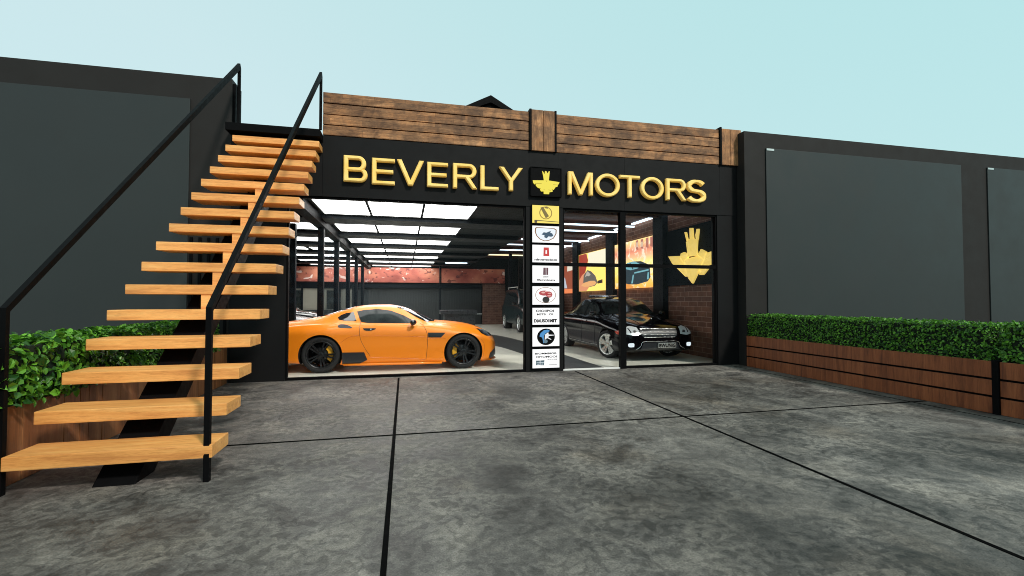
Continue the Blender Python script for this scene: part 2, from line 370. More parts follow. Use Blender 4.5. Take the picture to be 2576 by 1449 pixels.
# ================================================================== SETTING
Y0 = 8.71
MB().add([(-300, -300, -.03), (300, -300, -.03), (300, 300, -.03), (-300, 300, -.03)], [(0, 1, 2, 3)]).build('ground', M['earth'], kind='structure')
MB().add([(-14, -14, 0), (24, -14, 0), (24, Y0 + .2, 0), (-14, Y0 + .2, 0)], [(0, 1, 2, 3)]).build('courtyard_paving', M['concrete'], kind='structure')
j = MB()
for x in (-6.84, -3.47, -.1, 3.27): j.box(x - .016, x + .016, -13.9, Y0 - .12, -.02, .004)
for x in (6.79,): j.box(x - .006, x + .006, -13.9, Y0 - .12, -.02, .004)
for y in (4.98, .3, -4.4): j.box(-13.9, 7.04, y - .014, y + .014, -.02, .0045)
j.build('paving_joints', M['joint'], kind='structure')

# ---------------------------------------------------------------- flank walls
lw = empty('boundary_wall', (-8.0, Y0, 0), label='tall dark grey wall behind the staircase and the left hedge', cat='wall')
bx('wall', M['wall_frame'], (-15, -2.905, Y0, Y0 + .35, 0, 5.19), lw)
bx('wall_panel', M['wall_panel'], (-14.2, -3.53, Y0 - .025, Y0 - .002, .1, 4.78), lw, bevel=.004)
st = MB()
for k in range(3): st.box(-2.905 + .0, -2.86, Y0 + .03 + k * .11, Y0 + .09 + k * .11, 4.345, 5.12)
st.build('edge_fin', M['black'], lw)
rw = empty('boundary_wall', (14, 8.5, 0), label='tall dark grey wall with two blank panels behind the long right hedge', cat='wall')
bx('wall', M['wall_frame'], (7.09, 27, 8.47, 9.0, 0, 5.04), rw)
for (a, b) in ((7.62, 13.23), (14.1, 19.9)):
    p = bx('wall_panel', M['wall_panel'], (a, b, 8.445, 8.468, .3, 4.70), rw, bevel=.004)
    bx('corner_clip', M['rim_silver'], (a + .01, a + .20, 8.436, 8.4445, 4.65, 4.693), p)

# ================================================================== SHOWROOM BUILDING
XL_, XR_, YB = -6.5, 7.15, 26.6
B = empty('showroom_building', (2.1, Y0, 0), label='black car showroom with glazed front, plain black fascia and brown cladding above', cat='building')
for a_, b_ in ((-2.90, -2.02), (2.30, 3.06), (6.58, 7.085)): bx('facade_pier', M['fascia'], (a_, b_, Y0, Y0 + .2, 0, 3.24), B)
fs = MB(); xs = [-2.90, -1.44, 2.36, 2.96, 4.4, 6.65, 7.085]
for a, b in zip(xs, xs[1:]): fs.box(a + .002, b - .002, Y0 - .01, Y0 + .2, 3.243, 4.335)
fs.build('fascia', M['fascia'], B)
rf = MB(); rf.box(XL_, XR_, Y0 + .21, YB + .3, 4.20, 4.30); rf.build('roof_deck', M['black'], B)
# left pier standing ribs seen between the treads
rb = MB()
for k in range(5): rb.box(-3.50 + k * .13, -3.46 + k * .13, Y0 - .03, Y0 - .001, 0, 2.45)
rb.build('pier_rib', M['black'], B)
# window frames
fr = MB(); D0, D1 = Y0 + .02, Y0 + .10
fr.box(-2.02, 2.30, D0, D1, 0, .045); fr.box(-2.02, 2.30, D0, D1, 3.205, 3.24); fr.box(-2.02, -1.985, D0, D1, .045, 3.205); fr.box(2.265, 2.30, D0, D1, .045, 3.205)
fr.build('window_frame', M['black'], B)
fr = MB(); fr.box(4.42, 6.58, D0, D1, 0, .045); fr.box(3.06, 6.58, D0, D1, 3.205, 3.24); fr.box(4.30, 4.42, D0 - .03, D1, .0, 3.205); fr.box(6.55, 6.58, D0, D1, .045, 3.205)
fr.box(3.06, 3.095, D0, D1, .03, 3.205); fr.box(3.095, 4.30, D0, D1, 2.08, 2.15); fr.box(4.42, 6.55, D0, D1, 2.08, 2.15)
fr.build('window_frame', M['black'], B)
bx('threshold', M['white_matt'], (3.07, 4.295, D0, D1, 0.002, .025), B)
for (a, b, c, d) in ((-1.985, 2.265, .045, 3.205), (3.095, 4.30, .03, 2.08), (3.095, 4.30, 2.15, 3.205), (4.42, 6.55, .045, 2.08), (4.42, 6.55, 2.15, 3.205)):
    MB().add([(a, Y0 + .06, c), (b, Y0 + .06, c), (b, Y0 + .06, d), (a, Y0 + .06, d)], [(0, 1, 2, 3)]).build('window_pane', M['glass'], B)
# parapet cladding
def clad(x0, x1):
    m = MB(); hs = [4.34, 4.53, 4.72, 4.92, 5.12]
    for a, b in zip(hs, hs[1:]): m.box(x0, x1, Y0 - .02 + random.uniform(-.006, .006), Y0 + .06, a + .007, b - .012)
    m.build('cladding', M['clad'], B, bevel=.004)
    bx('cladding_backing', M['black'], (x0, x1, Y0 + .055, Y0 + .14, 4.336, 5.10), B)
clad(-1.44, 2.36); clad(2.92, 6.64)
for (a, b) in ((2.405, 2.64), (2.648, 2.875), (6.69, 6.90), (6.907, 7.17)):
    bx('cladding_post', M['clad_v'], (a, b, Y0 - .05, Y0 + .1, 4.34, 5.15 if a < 5 else 5.13), B, bevel=.006)
for x in (2.362, 2.878, 6.645): bx('post_trim', M['black'], (x, x + .040, Y0 - .055, Y0 + .1, 4.336, 5.16), B)
bx('landing', M['black'], (-2.90, -1.44, 8.40, Y0 + .3, 4.21, 4.335), B)
# little gable behind the parapet
hz = 4.302
hut = empty('rooftop_hut', (2.25, 12.3, hz), label='small black gabled roof peeking over the brown parapet', cat='hut')
Yh = 12.3; k_ = Yh / Y0
def hp(x, z): return (x * k_, 1.4 + (z - 1.4) * k_)
ax, az = hp(1.60, 5.37); lx, lz = hp(1.06, 5.09); rx, rz = hp(2.12, 5.08)
bx('wall', M['fascia'], (lx + .12, rx - .12, Yh + .15, Yh + 2.0, hz, lz + .03), hut)
m = MB(); th = .07
m.prism([(lx, lz), (ax, az), (rx, rz), (rx - .02, rz - .12), (ax, az - .20), (lx + .02, lz - .12)], (0, Yh, 0), (1, 0, 0), (0, 0, 1), (0, 1, 0), 2.2); m.build('roof', M['black'], hut)
m = MB(); m.prism([(lx + .2, lz - .0), (ax, az - .21), (rx - .2, rz - .0)], (0, Yh + .12, 0), (1, 0, 0), (0, 0, 1), (0, 1, 0), .03); m.build('gable', M['fascia'], hut)

# ---- interior shell (parts of the building)
MB().add([(XL_, Y0 + .1, .003), (XR_, Y0 + .1, .003), (XR_, YB, .003), (XL_, YB, .003)], [(0, 1, 2, 3)]).build('showroom_floor', M['shfloor'], kind='structure')
def bez(pts, n=24):
    o_ = []
    for i in range(len(pts) - 1):
        p0 = pts[max(i - 1, 0)]; p1 = pts[i]; p2 = pts[i + 1]; p3 = pts[min(i + 2, len(pts) - 1)]
        for q in range(n):
            t_ = q / n
            o_.append(tuple(.5 * (2 * b + (c - a) * t_ + (2 * a - 5 * b + 4 * c - d) * t_ * t_ + (-a + 3 * b - 3 * c + d) * t_ ** 3) for a, b, c, d in zip(p0, p1, p2, p3)))
    o_.append(tuple(pts[-1])); return o_
Rt = bez([(4.03, 8.83), (3.97, 11.2), (3.93, 15), (3.45, 18.4), (2.2, 20.6), (.2, 22)], 6)
Lt = bez([(3.13, 8.83), (3.0, 11.3), (2.7, 13.8), (1.9, 16.2), (.6, 18.0), (-.6, 18.8)], 6)
m = MB(); m.add([(x, y, .008) for x, y in Lt] + [(x, y, .008) for x, y in Rt], [(i, i + 1, len(Lt) + i + 1, len(Lt) + i) for i in range(len(Lt) - 1)])
m.build('floor_path', M['rug'], kind='structure')
bx('back_wall', M['ceil_dark'], (XL_, XR_, YB, YB + .2, 0, 3.9), B)
bx('ribbed_wall', M['ribbed'], (-2.6, 4.30, YB - .25, YB - .05, 0.004, 2.06), B)
bx('wall_ledge', M['steel_int'], (-2.6, 4.30, YB - .45, YB - .05, 2.062, 2.24), B)
bx('brick_pier', M['brick_back'], (4.36, 5.66, YB - .45, YB - .02, 0.004, 2.30), B)
bx('inner_wall', M['fascia'], (5.70, XR_, YB - 3.6, YB - 3.4, 0.004, 3.8), B)
bx('side_wall', M['brick_side'], (XR_, XR_ + .2, Y0 + .21, YB, 0, 4.19), B)
bx('side_wall', M['ceil_dark'], (XL_ - .2, XL_, Y0 + .36, YB, 0, 4.19), B)
bx('ceiling', M['ceil_dark'], (XL_, 3.40, Y0 + .21, YB, 3.32, 3.45), B)
bx('ceiling', M['ceil_red'], (3.40, XR_, Y0 + .21, YB, 3.86, 3.99), B)
bx('ceiling_drop', M['ceil_dark'], (3.36, 3.40, Y0 + .21, YB, 3.30, 3.86), B)
rb = MB()
for k in range(9): rb.box(3.42, XR_, 9.9 + k * 1.8, 10.05 + k * 1.8, 3.74, 3.86)
rb.build('ceiling_rib', M['ceil_red'], B)
# beams between panel rows and down-stand edge above the partition
rows = [9.02 + 2.63 * k for k in range(7)]
for k, y in enumerate(rows): bx('ceiling_beam', M['steel_int'], (XL_, 3.3, y + 1.75, y + 2.50, 3.20, 3.316), B)
bx('partition_beam', M['black'], (-2.02, -1.80, 8.93, YB - .5, 3.08, 3.30), B)
posts = [11.45, 13.95, 16.7, 19.4, 22.2]
bx('partition_post', M['steel_int'], (-2.66, -2.50, 11.62, 11.78, .004, 3.20), B, bevel=.008)
for y in posts: bx('partition_post', M['steel_int'], (-1.97, -1.84, y - .07, y + .07, .004, 3.08), B, bevel=.008)
MB().add([(-1.905, 11.52, .01), (-1.905, YB - .5, .01), (-1.905, YB - .5, 3.08), (-1.905, 11.52, 3.08)], [(0, 1, 2, 3)]).build('partition_glass', M['glass_part'], B)
# office block at the back of the left room
bx('office_wall', M['beige'], (-6.4, -2.7, YB - 1.4, YB - 1.2, .9, 2.0), B)
bx('office_band', M['steel_int'], (-6.4, -2.7, YB - 1.5, YB - 1.2, 2.0, 2.35), B)
bx('office_base', M['ribbed'], (-6.4, -2.7, YB - 1.5, YB - 1.2, .004, .9), B)
for x in (-6.0, -5.1, -4.2, -3.3): bx('office_mullion', M['steel_int'], (x, x + .09, YB - 1.55, YB - 1.5, .9, 2.0), B)
for x in (-5.6, -3.9): bx('office_glass', M['tint2'], (x, x + .5, YB - 1.44, YB - 1.42, .95, 1.9), B)
# wall columns along the side wall
for (a, b) in ((11.55, 12.07), (14.73, 15.3), (18.12, 18.66), (21.6, 22.1)): bx('wall_column', M['steel_int'], (6.98, XR_ - .003, a, b, .004, 3.84), B)
bx('interior_column', M['steel_int'], (5.12, 5.27, 22.7, 22.85, .004, 3.84), B)
for x in (1.78,): bx('interior_column', M['steel_int'], (x, x + .09, 24.8, 24.9, .004, 3.31), B)

# ---- ceiling lights
ords = ['first', 'second', 'third', 'fourth', 'fifth', 'sixth', 'seventh']
colx = [(-1.72, -.745, 'left'), (-.715, .345, 'middle'), (.375, 1.42, 'right')]
proto = None
def ceil_light(x0, x1, y0, y1, label, group):
    o = empty('ceiling_light', ((x0 + x1) / 2, (y0 + y1) / 2, 3.26), label=label, cat='ceiling light', group=group)
    m = MB(); m.box(x0 + .01, x1 - .01, y0 + .01, y1 - .01, 3.290, 3.312); m.build('diffuser', M['panel_light'], o)
    m = MB(); t_ = .02
    m.box(x0 - .003, x1 + .003, y0 - .003, y0 + .009, 3.27, 3.318); m.box(x0 - .003, x1 + .003, y1 - .009, y1 + .003, 3.27, 3.318)
    m.box(x0 - .003, x0 + .009, y0 + .009, y1 - .009, 3.27, 3.318); m.box(x1 - .009, x1 + .003, y0 + .009, y1 - .009, 3.27, 3.318); m.build('frame', M['black'], o)
for k, y in enumerate(rows):
    for (a, b, nm) in colx:
        ceil_light(a, b, y, y + 1.68, f'white ceiling panel above the coupe, {ords[k]} row back from the window, {nm} column', 'light panels in the coupe bay ceiling')
for k, y in enumerate(rows[0:7]):
    for (a, b, nm) in ((-3.35, -2.08, 'beside it'), (-4.85, -3.45, 'away from it')):
        if y < 12 and a < -4: continue
        if k == 0: continue
        ceil_light(a, b, y, y + 1.5, f'white ceiling panel beyond the glass partition, {ords[k]} row back, column {nm}', 'light panels beyond the partition')
for i, (y, x0, x1, z, mt, w_) in enumerate([(13.3, 4.3, 7.05, 3.73, 'led', .03), (14.5, 4.3, 7.05, 3.73, 'led', .03), (17.0, 4.3, 7.05, 3.73, 'led', .03), (18.7, 3.6, 7.05, 3.73, 'led', .03),
        (20.8, 3.6, 7.0, 3.73, 'led', .03), (22.9, 3.6, 7.0, 3.70, 'led_warm', .10)]):
    MB().box(x0, x1, y - w_, y + w_, z - .03, z + .01).build('strip_light', M[mt], label=f'glowing strip light across the rust brown ceiling, {["first", "second", "third", "fourth", "fifth", "sixth and warmest"][i]} from the window', cat='strip light', group='strip lights across the rust ceiling')
MB().box(7.05, 7.13, Y0 + .3, YB - 4, 3.81, 3.855).build('strip_light', M['led'], label='long bluish strip light running along the top of the brick wall', cat='strip light')
for i, (x0, x1, y) in enumerate([(2.0, 2.5, 19.0), (2.2, 3.0, 21.4), (2.0, 3.1, 23.6), (2.4, 3.2, 25.4)]):
    MB().box(x0, x1, y - .07, y + .07, 3.27, 3.315).build('strip_light', M['led'], label=f'short white strip light on the dark ceiling deep in the showroom, {ords[i]} from the front', cat='strip light', group='short strip lights on the dark ceiling')

# red mural band on the back wall: two printed panels
for a, b, lb in ((-6.2, 2.02, 'long red printed mural band above the ribbed wall'), (2.06, 5.7, 'short red printed mural band above the brick pier')):
    MB().box(a, b, YB - .10, YB - .03, 2.38, 3.20).build('wall_mural', M['mural'], label=lb, cat='mural')

# ---- text helper
def text_mesh(s, bold=0.0, extrude=0.0, bevel=0.0, res=4):
    cu = bpy.data.curves.new('glyph', 'FONT'); cu.body = s; cu.offset = bold; cu.extrude = extrude; cu.bevel_depth = bevel; cu.bevel_resolution = 1; cu.resolution_u = res
    o = bpy.data.objects.new('glyph', cu); COL.objects.link(o)
    dg = bpy.context.evaluated_depsgraph_get(); me = bpy.data.meshes.new_from_object(o.evaluated_get(dg))
    v = [tuple(p.co) for p in me.vertices]; f = [tuple(p.vertices) for p in me.polygons]
    bpy.data.objects.remove(o); bpy.data.curves.remove(cu); bpy.data.meshes.remove(me)
    return v, f
def put_text(mb, s, x0, x1, z0, z1, o, U, V, N, bold=0.0, depth=0, bevel=0, dscale=1):
    v, f = text_mesh(s, bold, depth, bevel)
    if not v: return
    a0 = min(p[0] for p in v); a1 = max(p[0] for p in v); b0 = min(p[1] for p in v); b1 = max(p[1] for p in v)
    o, U, V, N = map(Vector, (o, U, V, N))
    mb.add([o + U * (x0 + (p[0] - a0) / (a1 - a0) * (x1 - x0)) + V * (z0 + (p[1] - b0) / (b1 - b0) * (z1 - z0)) + N * (p[2] * dscale) for p in v], f)

# ---- shop sign letters: grotesque capitals drawn as outlines, all strokes of one width
def glyph(ch, w, h, s=.078):
    def arc(cx, cy, rx, ry, a0, a1, n=14): return [(cx + rx * math.cos(R(a0 + (a1 - a0) * i / n)), cy + ry * math.sin(R(a0 + (a1 - a0) * i / n))) for i in range(n + 1)]
    d = s * .80                                            # horizontal strokes a little thinner
    if ch == 'E': L = [[(0, 0), (w, 0), (w, d), (s, d), (s, h * .5 - d * .5), (w * .93, h * .5 - d * .5), (w * .93, h * .5 + d * .5), (s, h * .5 + d * .5), (s, h - d), (w, h - d), (w, h), (0, h)]]
    elif ch == 'L': L = [[(0, 0), (w, 0), (w, d), (s, d), (s, h), (0, h)]]
    elif ch == 'T': L = [[(w / 2 - s / 2, 0), (w / 2 + s / 2, 0), (w / 2 + s / 2, h - d), (w, h - d), (w, h), (0, h), (0, h - d), (w / 2 - s / 2, h - d)]]
    elif ch == 'V': L = [[(w / 2 - s * .52, 0), (w / 2 + s * .52, 0), (w, h), (w - s * 1.08, h), (w / 2, h * .21), (s * 1.08, h), (0, h)]]
    elif ch == 'Y': L = [[(w / 2 - s / 2, 0), (w / 2 + s / 2, 0), (w / 2 + s / 2, h * .40), (w, h), (w - s * 1.18, h), (w / 2, h * .535), (s * 1.18, h), (0, h), (w / 2 - s / 2, h * .40)]]
    elif ch == 'M': L = [[(0, 0), (s * .92, 0), (s * .92, h * .76), (w / 2 - s * .42, 0), (w / 2 + s * .42, 0), (w - s * .92, h * .76), (w - s * .92, 0), (w, 0), (w, h), (w - s * 1.35, h), (w / 2, h * .22), (s * 1.35, h), (0, h)]]
    elif ch == 'O': L = [arc(w / 2, h / 2, w / 2, h / 2, 0, 360, 40)[:-1], arc(w / 2, h / 2, w / 2 - s, h / 2 - d * 1.1, 0, 360, 40)[:-1]]
    elif ch in 'BR':
        m_ = h * .485; r1 = (h - m_ + d / 2) / 2; r2 = (m_ + d / 2) / 2; w1 = w * (.94 if ch == 'B' else .97); yt = h - r1
        top_o = arc(w1 - r1, yt, r1, r1, -90 if ch == 'R' else -52, 90)
        top_i = [(s, m_ + d / 2)] + arc(w1 - r1, yt, r1 - s, r1 - d, -90, 90) + [(s, h - d)]
        if ch == 'B':
            L = [[(0, 0)] + arc(w - r2, r2, r2, r2, -90, 50) + top_o + [(0, h)], top_i, [(s, d)] + arc(w - r2, r2, r2 - s, r2 - d, -90, 90) + [(s, m_ - d / 2)]]
        else:
            L = [[(0, 0), (s, 0), (s, m_ - d / 2), (w * .50, m_ - d / 2), (w - s * 1.12, 0), (w, 0), (w * .70, m_ - d / 2 + .004)] + top_o[2:] + [(0, h)], top_i]
    else:   # S: one offset stroke
        ry = (h - d) / 4; rx = (w - s) / 2; cx = w / 2
        c = arc(cx, h - d / 2 - ry, rx * .93, ry, 22, 180, 16) + arc(cx, h - d / 2 - ry, rx * .93, ry, 180, 250, 7)[1:] + arc(cx, d / 2 + ry, rx, ry, 70, -20, 8) + arc(cx, d / 2 + ry, rx, ry, -20, -160, 16)[1:]
        A = []; Bq = []
        for i, p in enumerate(c):
            q0 = c[max(i - 1, 0)]; q1 = c[min(i + 1, len(c) - 1)]; tx, ty = q1[0] - q0[0], q1[1] - q0[1]; l = math.hypot(tx, ty); nx, ny = -ty / l, tx / l
            k = (s * abs(nx) + d * abs(ny)) / 2; A.append((p[0] + nx * k, p[1] + ny * k)); Bq.append((p[0] - nx * k, p[1] - ny * k))
        L = [A + Bq[::-1]]
    cu = bpy.data.curves.new('glyph', 'CURVE'); cu.dimensions = '2D'; cu.fill_mode = 'BOTH'; cu.extrude = .030; cu.bevel_depth = .016; cu.bevel_resolution = 0; cu.offset = -.016
    for P_ in L:
        sp = cu.splines.new('POLY'); sp.points.add(len(P_) - 1); sp.use_cyclic_u = True
        for i, p in enumerate(P_): sp.points[i].co = (p[0], p[1], 0, 1)
    o = bpy.data.objects.new('glyph', cu); COL.objects.link(o)
    me = bpy.data.meshes.new_from_object(o.evaluated_get(bpy.context.evaluated_depsgraph_get()))
    v = [tuple(p.co) for p in me.vertices]; f = [tuple(p.vertices) for p in me.polygons]
    bpy.data.objects.remove(o); bpy.data.curves.remove(cu); bpy.data.meshes.remove(me); return v, f
EX, EZ, EN = (1, 0, 0), (0, 0, 1), (0, -1, 0)
words = [('BEVERLY', [(-1.078, -.67, 3.519, 3.985), (-.594, -.193, 3.497, 3.971), (-.157, .329, 3.505, 3.973), (.386, .772, 3.504, 3.963), (.865, 1.322, 3.502, 3.974), (1.386, 1.736, 3.499, 3.963), (1.749, 2.219, 3.510, 3.963)], 'raised gold letters of the first word, left of the black emblem box'),
         ('MOTORS', [(3.149, 3.673, 3.500, 3.962), (3.731, 4.262, 3.494, 3.966), (4.262, 4.714, 3.504, 3.959), (4.733, 5.258, 3.488, 3.956), (5.318, 5.793, 3.497, 3.949), (5.81, 6.262, 3.480, 3.957)], 'raised gold letters of the second word, right of the black emblem box')]
for wd, boxes, lb in words:
    x_ = (boxes[0][0] + boxes[-1][1]) / 2
    sg = empty('shop_sign', (x_, Y0 - .03, 3.5), label=lb, cat='sign')
    for ch, (a, b, c, d) in zip(wd, boxes):
        v, f = glyph(ch, b - a, d - c)
        MB().add([(a + p[0], Y0 - .050 - p[2], c + p[1]) for p in v], f).build('letter', M['gold'], sg)
# emblem box
eb = empty('emblem_sign', (2.69, Y0 - .04, 3.45), label='black box with a flat yellow winged crown emblem between the two gold words', cat='sign')
bx('backing_box', M['black'], (2.39, 3.00, Y0 - .06, Y0 - .011, 3.45, 4.0), eb, bevel=.006)
m = MB(); m.box(2.375, 2.39, Y0 - .07, Y0 - .011, 3.44, 4.01); m.box(3.0, 3.015, Y0 - .07, Y0 - .011, 3.44, 4.01); m.box(2.39, 3.0, Y0 - .07, Y0 - .011, 3.435, 3.449); m.box(2.39, 3.0, Y0 - .07, Y0 - .011, 4.001, 4.012); m.build('frame', M['black'], eb)
E1 = [(745, 395), (790, 440), (815, 500), (838, 500), (850, 410), (880, 400), (905, 420), (945, 492), (985, 420), (1025, 410), (1010, 560), (990, 745), (1390, 812), (1360, 880), (1325, 912), (1315, 972), (1245, 985),
      (1170, 1088), (1085, 1048), (1130, 1110), (1130, 1150), (1012, 1165), (1000, 1235), (805, 1225), (800, 1130), (705, 1130), (668, 1060), (690, 1010), (640, 1020), (560, 975), (508, 905), (520, 862), (460, 868), (415, 810), (400, 728), (810, 738), (790, 600)]
def emap(p, x0, x1, z0, z1, a=(345, 1450), b=(290, 1290)):
    u = (p[0] - a[0]) / (a[1] - a[0]); vv = (p[1] - b[0]) / (b[1] - b[0]) - .09 * (u - .5) * 0.9
    return (x0 + u * (x1 - x0), z1 - vv * (z1 - z0))
poly = [emap(p, 2.39, 3.0, 3.45, 4.0) for p in E1]
m = MB(); m.prism(poly, (0, Y0 - .075, 0), EX, EZ, (0, 1, 0), .014); m.build('emblem', M['gold_lit'], eb)
m = MB()
for (p, q) in (((470, 850), (720, 845)), ((1150, 900), (1320, 912)), ((880, 725), (900, 790)), ((800, 1050), (825, 1090)), ((975, 1080), (1060, 1105))):
    a = emap(p, 2.39, 3.0, 3.45, 4.0); b = emap(q, 2.39, 3.0, 3.45, 4.0)
    m.tube([(a[0], Y0 - .0765, a[1]), (b[0], Y0 - .0765, b[1])], .0035, 6)
m.build('emblem_crease', pic('crease_ochre', (.55, .38, .02), .5), eb)

# ---- column of eight light boxes
bz = [(2.965, 3.262), (2.590, 2.925), (2.210, 2.560), (1.840, 2.180), (1.465, 1.810), (1.095, 1.435), (.700, 1.060), (.315, .660)]
cz = None
def zy(py):   # display pixel row at X=2.69 on the column face -> height
    return 1.4 + (755.6 - py) * (3.262 - 1.4) / (755.6 - 517)
bz = []
for (a, b) in ((517, 562), (569, 611), (617, 661), (669, 712), (721, 767), (775, 817), (824, 871), (878, 925)):
    bz.append((zy(b), zy(a)))
names = ['yellow light box with a dark badge shape, topmost on the middle pier', 'white light box with a brown outlined bowl shape and blue smudge on the middle pier', 'white light box with a red rectangle over a row of small letters',
         'white light box with a maroon striped square over two small words', 'white light box with a red and black oval mark', 'white light box with three lines of black lettering and no picture',
         'white light box with a round black badge with a blue wing', 'lowest light box on the middle pier, small lines of text and a blue stamp']
BX0, BX1 = 2.415, 2.965
red = lambda: pic('ink_red', (.80, .03, .03), .7)
def ell(cx, cy, rx, ry, n=28, a0=0, a1=360): return [(cx + rx * math.cos(R(a0 + (a1 - a0) * i / n)), cy + ry * math.sin(R(a0 + (a1 - a0) * i / n))) for i in range(n if a1 - a0 == 360 else n + 1)]
boxes = []
for i, (z0, z1) in enumerate(bz):
    o = empty('light_box', ((BX0 + BX1) / 2, Y0 - .02, z0), label=names[i], cat='light box', group='light boxes stacked on the middle pier')
    bx('lit_face', M['lb_yellow'] if i == 0 else M['lightbox'], (BX0, BX1, Y0 - .045, Y0 - .002, z0, z1), o)
    m = MB(); f_ = .012
    m.box(BX0 - f_, BX1 + f_, Y0 - .05, Y0 - .001, z0 - f_, z0 - .0005); m.box(BX0 - f_, BX1 + f_, Y0 - .05, Y0 - .001, z1 + .0005, z1 + f_)
    m.box(BX0 - f_, BX0 - .0005, Y0 - .05, Y0 - .001, z0, z1); m.box(BX1 + .0005, BX1 + f_, Y0 - .05, Y0 - .001, z0, z1); m.build('frame', M['black'], o)
    boxes.append((o, z0, z1))
def deco(i, mat, polys, lift=1, name='printed_mark'):
    o, z0, z1 = boxes[i]; W = BX1 - BX0; H = z1 - z0
    m = MB()
    for p in polys: m.prism([(BX0 + a * W, z0 + b * H) for a, b in p], (0, Y0 - .045 - .0022 * lift, 0), EX, EZ, (0, 1, 0), .002)
    m.build(name, mat, o)
def dtext(i, s, u0, u1, v0, v1, mat=None, bold=.02):
    o, z0, z1 = boxes[i]; W = BX1 - BX0; H = z1 - z0; m = MB()
    put_text(m, s, BX0 + u0 * W, BX0 + u1 * W, z0 + v0 * H, z0 + v1 * H, (0, Y0 - .0485, 0), EX, EZ, EN, bold=bold)
    m.build('lettering', mat or M['black'], o, fixn=False)
ring = lambda cx, cy, rx, ry, t_, n=32: [[(cx + rx * math.cos(a), cy + ry * math.sin(a)), (cx + rx * math.cos(b), cy + ry * math.sin(b)), (cx + (rx - t_) * math.cos(b), cy + (ry - t_ * 1.4) * math.sin(b)), (cx + (rx - t_) * math.cos(a), cy + (ry - t_ * 1.4) * math.sin(a))]
    for a, b in ((2 * math.pi * k / n, 2 * math.pi * (k + 1) / n) for k in range(n))]
ochre = pic('ink_ochre', (.48, .30, .03), .7); brown = pic('ink_brown', (.38, .16, .04), .6); blue = pic('ink_blue', (.03, .09, .17), .7)
deco(0, ochre, ring(.5, .58, .24, .36, .035)); deco(0, pic('ink_olive', (.30, .21, .03), .6), [[(.30, .86), (.40, .92), (.62, .40), (.50, .28)], [(.45, .93), (.56, .95), (.58, .82), (.48, .84)]], 2)
deco(0, pic('ink_dark', (.12, .07, .02), .5), [[(.08, 0.005), (.08, .17), (.99, .11), (.99, .08), (.18, .12), (.18, 0.005)]], 1)
cup = [(.09, .62), (.10, .86), (.16, .92), (.82, .88), (.91, .80), (.90, .55), (.80, .27), (.62, .12), (.45, .08), (.28, .18), (.15, .38)]
cup_in = [(.5 + (a - .5) * .90, .52 + (b - .52) * .90) for a, b in cup]
deco(1, brown, [cup], 1); deco(1, pic('ink_paleblue', (.86, .93, 1.0), .95), [cup_in], 2)
deco(1, blue, [[(.34, .48), (.42, .62), (.52, .60), (.60, .66), (.70, .72), (.66, .62), (.74, .56), (.78, .42), (.70, .36), (.60, .38), (.53, .26), (.44, .32), (.45, .44)]], 3)
deco(2, red(), [[(.41, .37), (.42, .86), (.61, .86), (.63, .37)]]); deco(2, M['lightbox'], [[(.485, .50), (.49, .70), (.54, .70), (.545, .50)]], 2); dtext(2, 'ninnmoioin', .08, .92, .10, .22, bold=.03)
mar = pic('ink_maroon', (.16, .03, .06), .6)
deco(3, mar, [[(.40, .46), (.41, .88), (.47, .88), (.465, .46)], [(.475, .46), (.48, .88), (.53, .88), (.525, .46)], [(.535, .46), (.54, .88), (.59, .88), (.585, .46)]]); dtext(3, 'ZEOI', .39, .59, .31, .38, bold=.03); dtext(3, '8ymiom', .17, .84, .09, .21, bold=.04)
deco(4, brown, ring(.49, .52, .38, .43, .016)); deco(4, pic('ink_rose', (.62, .07, .08), .7), [ell(.44, .63, .20, .14), ell(.62, .55, .12, .17)]); deco(4, pic('ink_pink', (.95, .55, .50), .8), [ell(.40, .66, .07, .05, 12), ell(.52, .72, .06, .04, 12), ell(.63, .62, .07, .03, 12), ell(.62, .48, .08, .03, 12)], 2)
deco(4, pic('ink_black', (.02, .008, .008), .4), [ell(.50, .27, .13, .17)], 3)
dtext(5, 'OIOIIPOI', .13, .79, .75, .89, bold=.03); dtext(5, 'MSTB', .17, .49, .56, .67, bold=.02); dtext(5, 'OI', .61, .76, .56, .67, bold=.02); dtext(5, 'DIAUSOI', .06, .60, .13, .33, bold=.05); dtext(5, 'MIT', .63, .91, .13, .33, bold=.06)
deco(6, M['black'], [ell(.5, .5, .33, .44)], 1); deco(6, pic('ink_skyblue', (.07, .33, .72), .8), [[(.26, .53), (.30, .70), (.42, .85), (.56, .88), (.64, .82), (.60, .76), (.49, .70), (.42, .56), (.42, .34), (.44, .22), (.40, .16), (.38, .34), (.36, .46)]], 2)
deco(6, pic('ink_white', (.92, .93, .95), .9), [[(.46, .62), (.58, .74), (.60, .62), (.80, .60), (.80, .57), (.60, .54), (.58, .47), (.70, .36), (.68, .34), (.54, .43), (.45, .34)]], 3); deco(6, pic('ink_steel', (.16, .28, .36), .7), [ell(.48, .26, .08, .10, 14)], 3)
dtext(7, 'BIOMMBIOR', .10, .90, .72, .81, bold=.03); dtext(7, 'OPIOMOOI', .12, .90, .54, .64, bold=.02); dtext(7, 'EOBJ', .56, .90, .42, .47, bold=.02)
deco(7, pic('ink_teal', (.09, .17, .22), .6), [[(.13, .16), (.13, .40), (.27, .40), (.27, .16)], [(.29, .15), (.29, .40), (.44, .41), (.42, .14)]]); deco(7, pic('ink_pale', (.75, .85, .9), .8), [[(.15, .27), (.15, .30), (.42, .31), (.42, .28)], [(.18, .19), (.18, .23), (.25, .23), (.25, .19)], [(.33, .19), (.33, .23), (.39, .23), (.39, .19)]], 2); deco(7, M['black'], [[(.60, .155), (.60, .17), (.90, .17), (.90, .155)]])

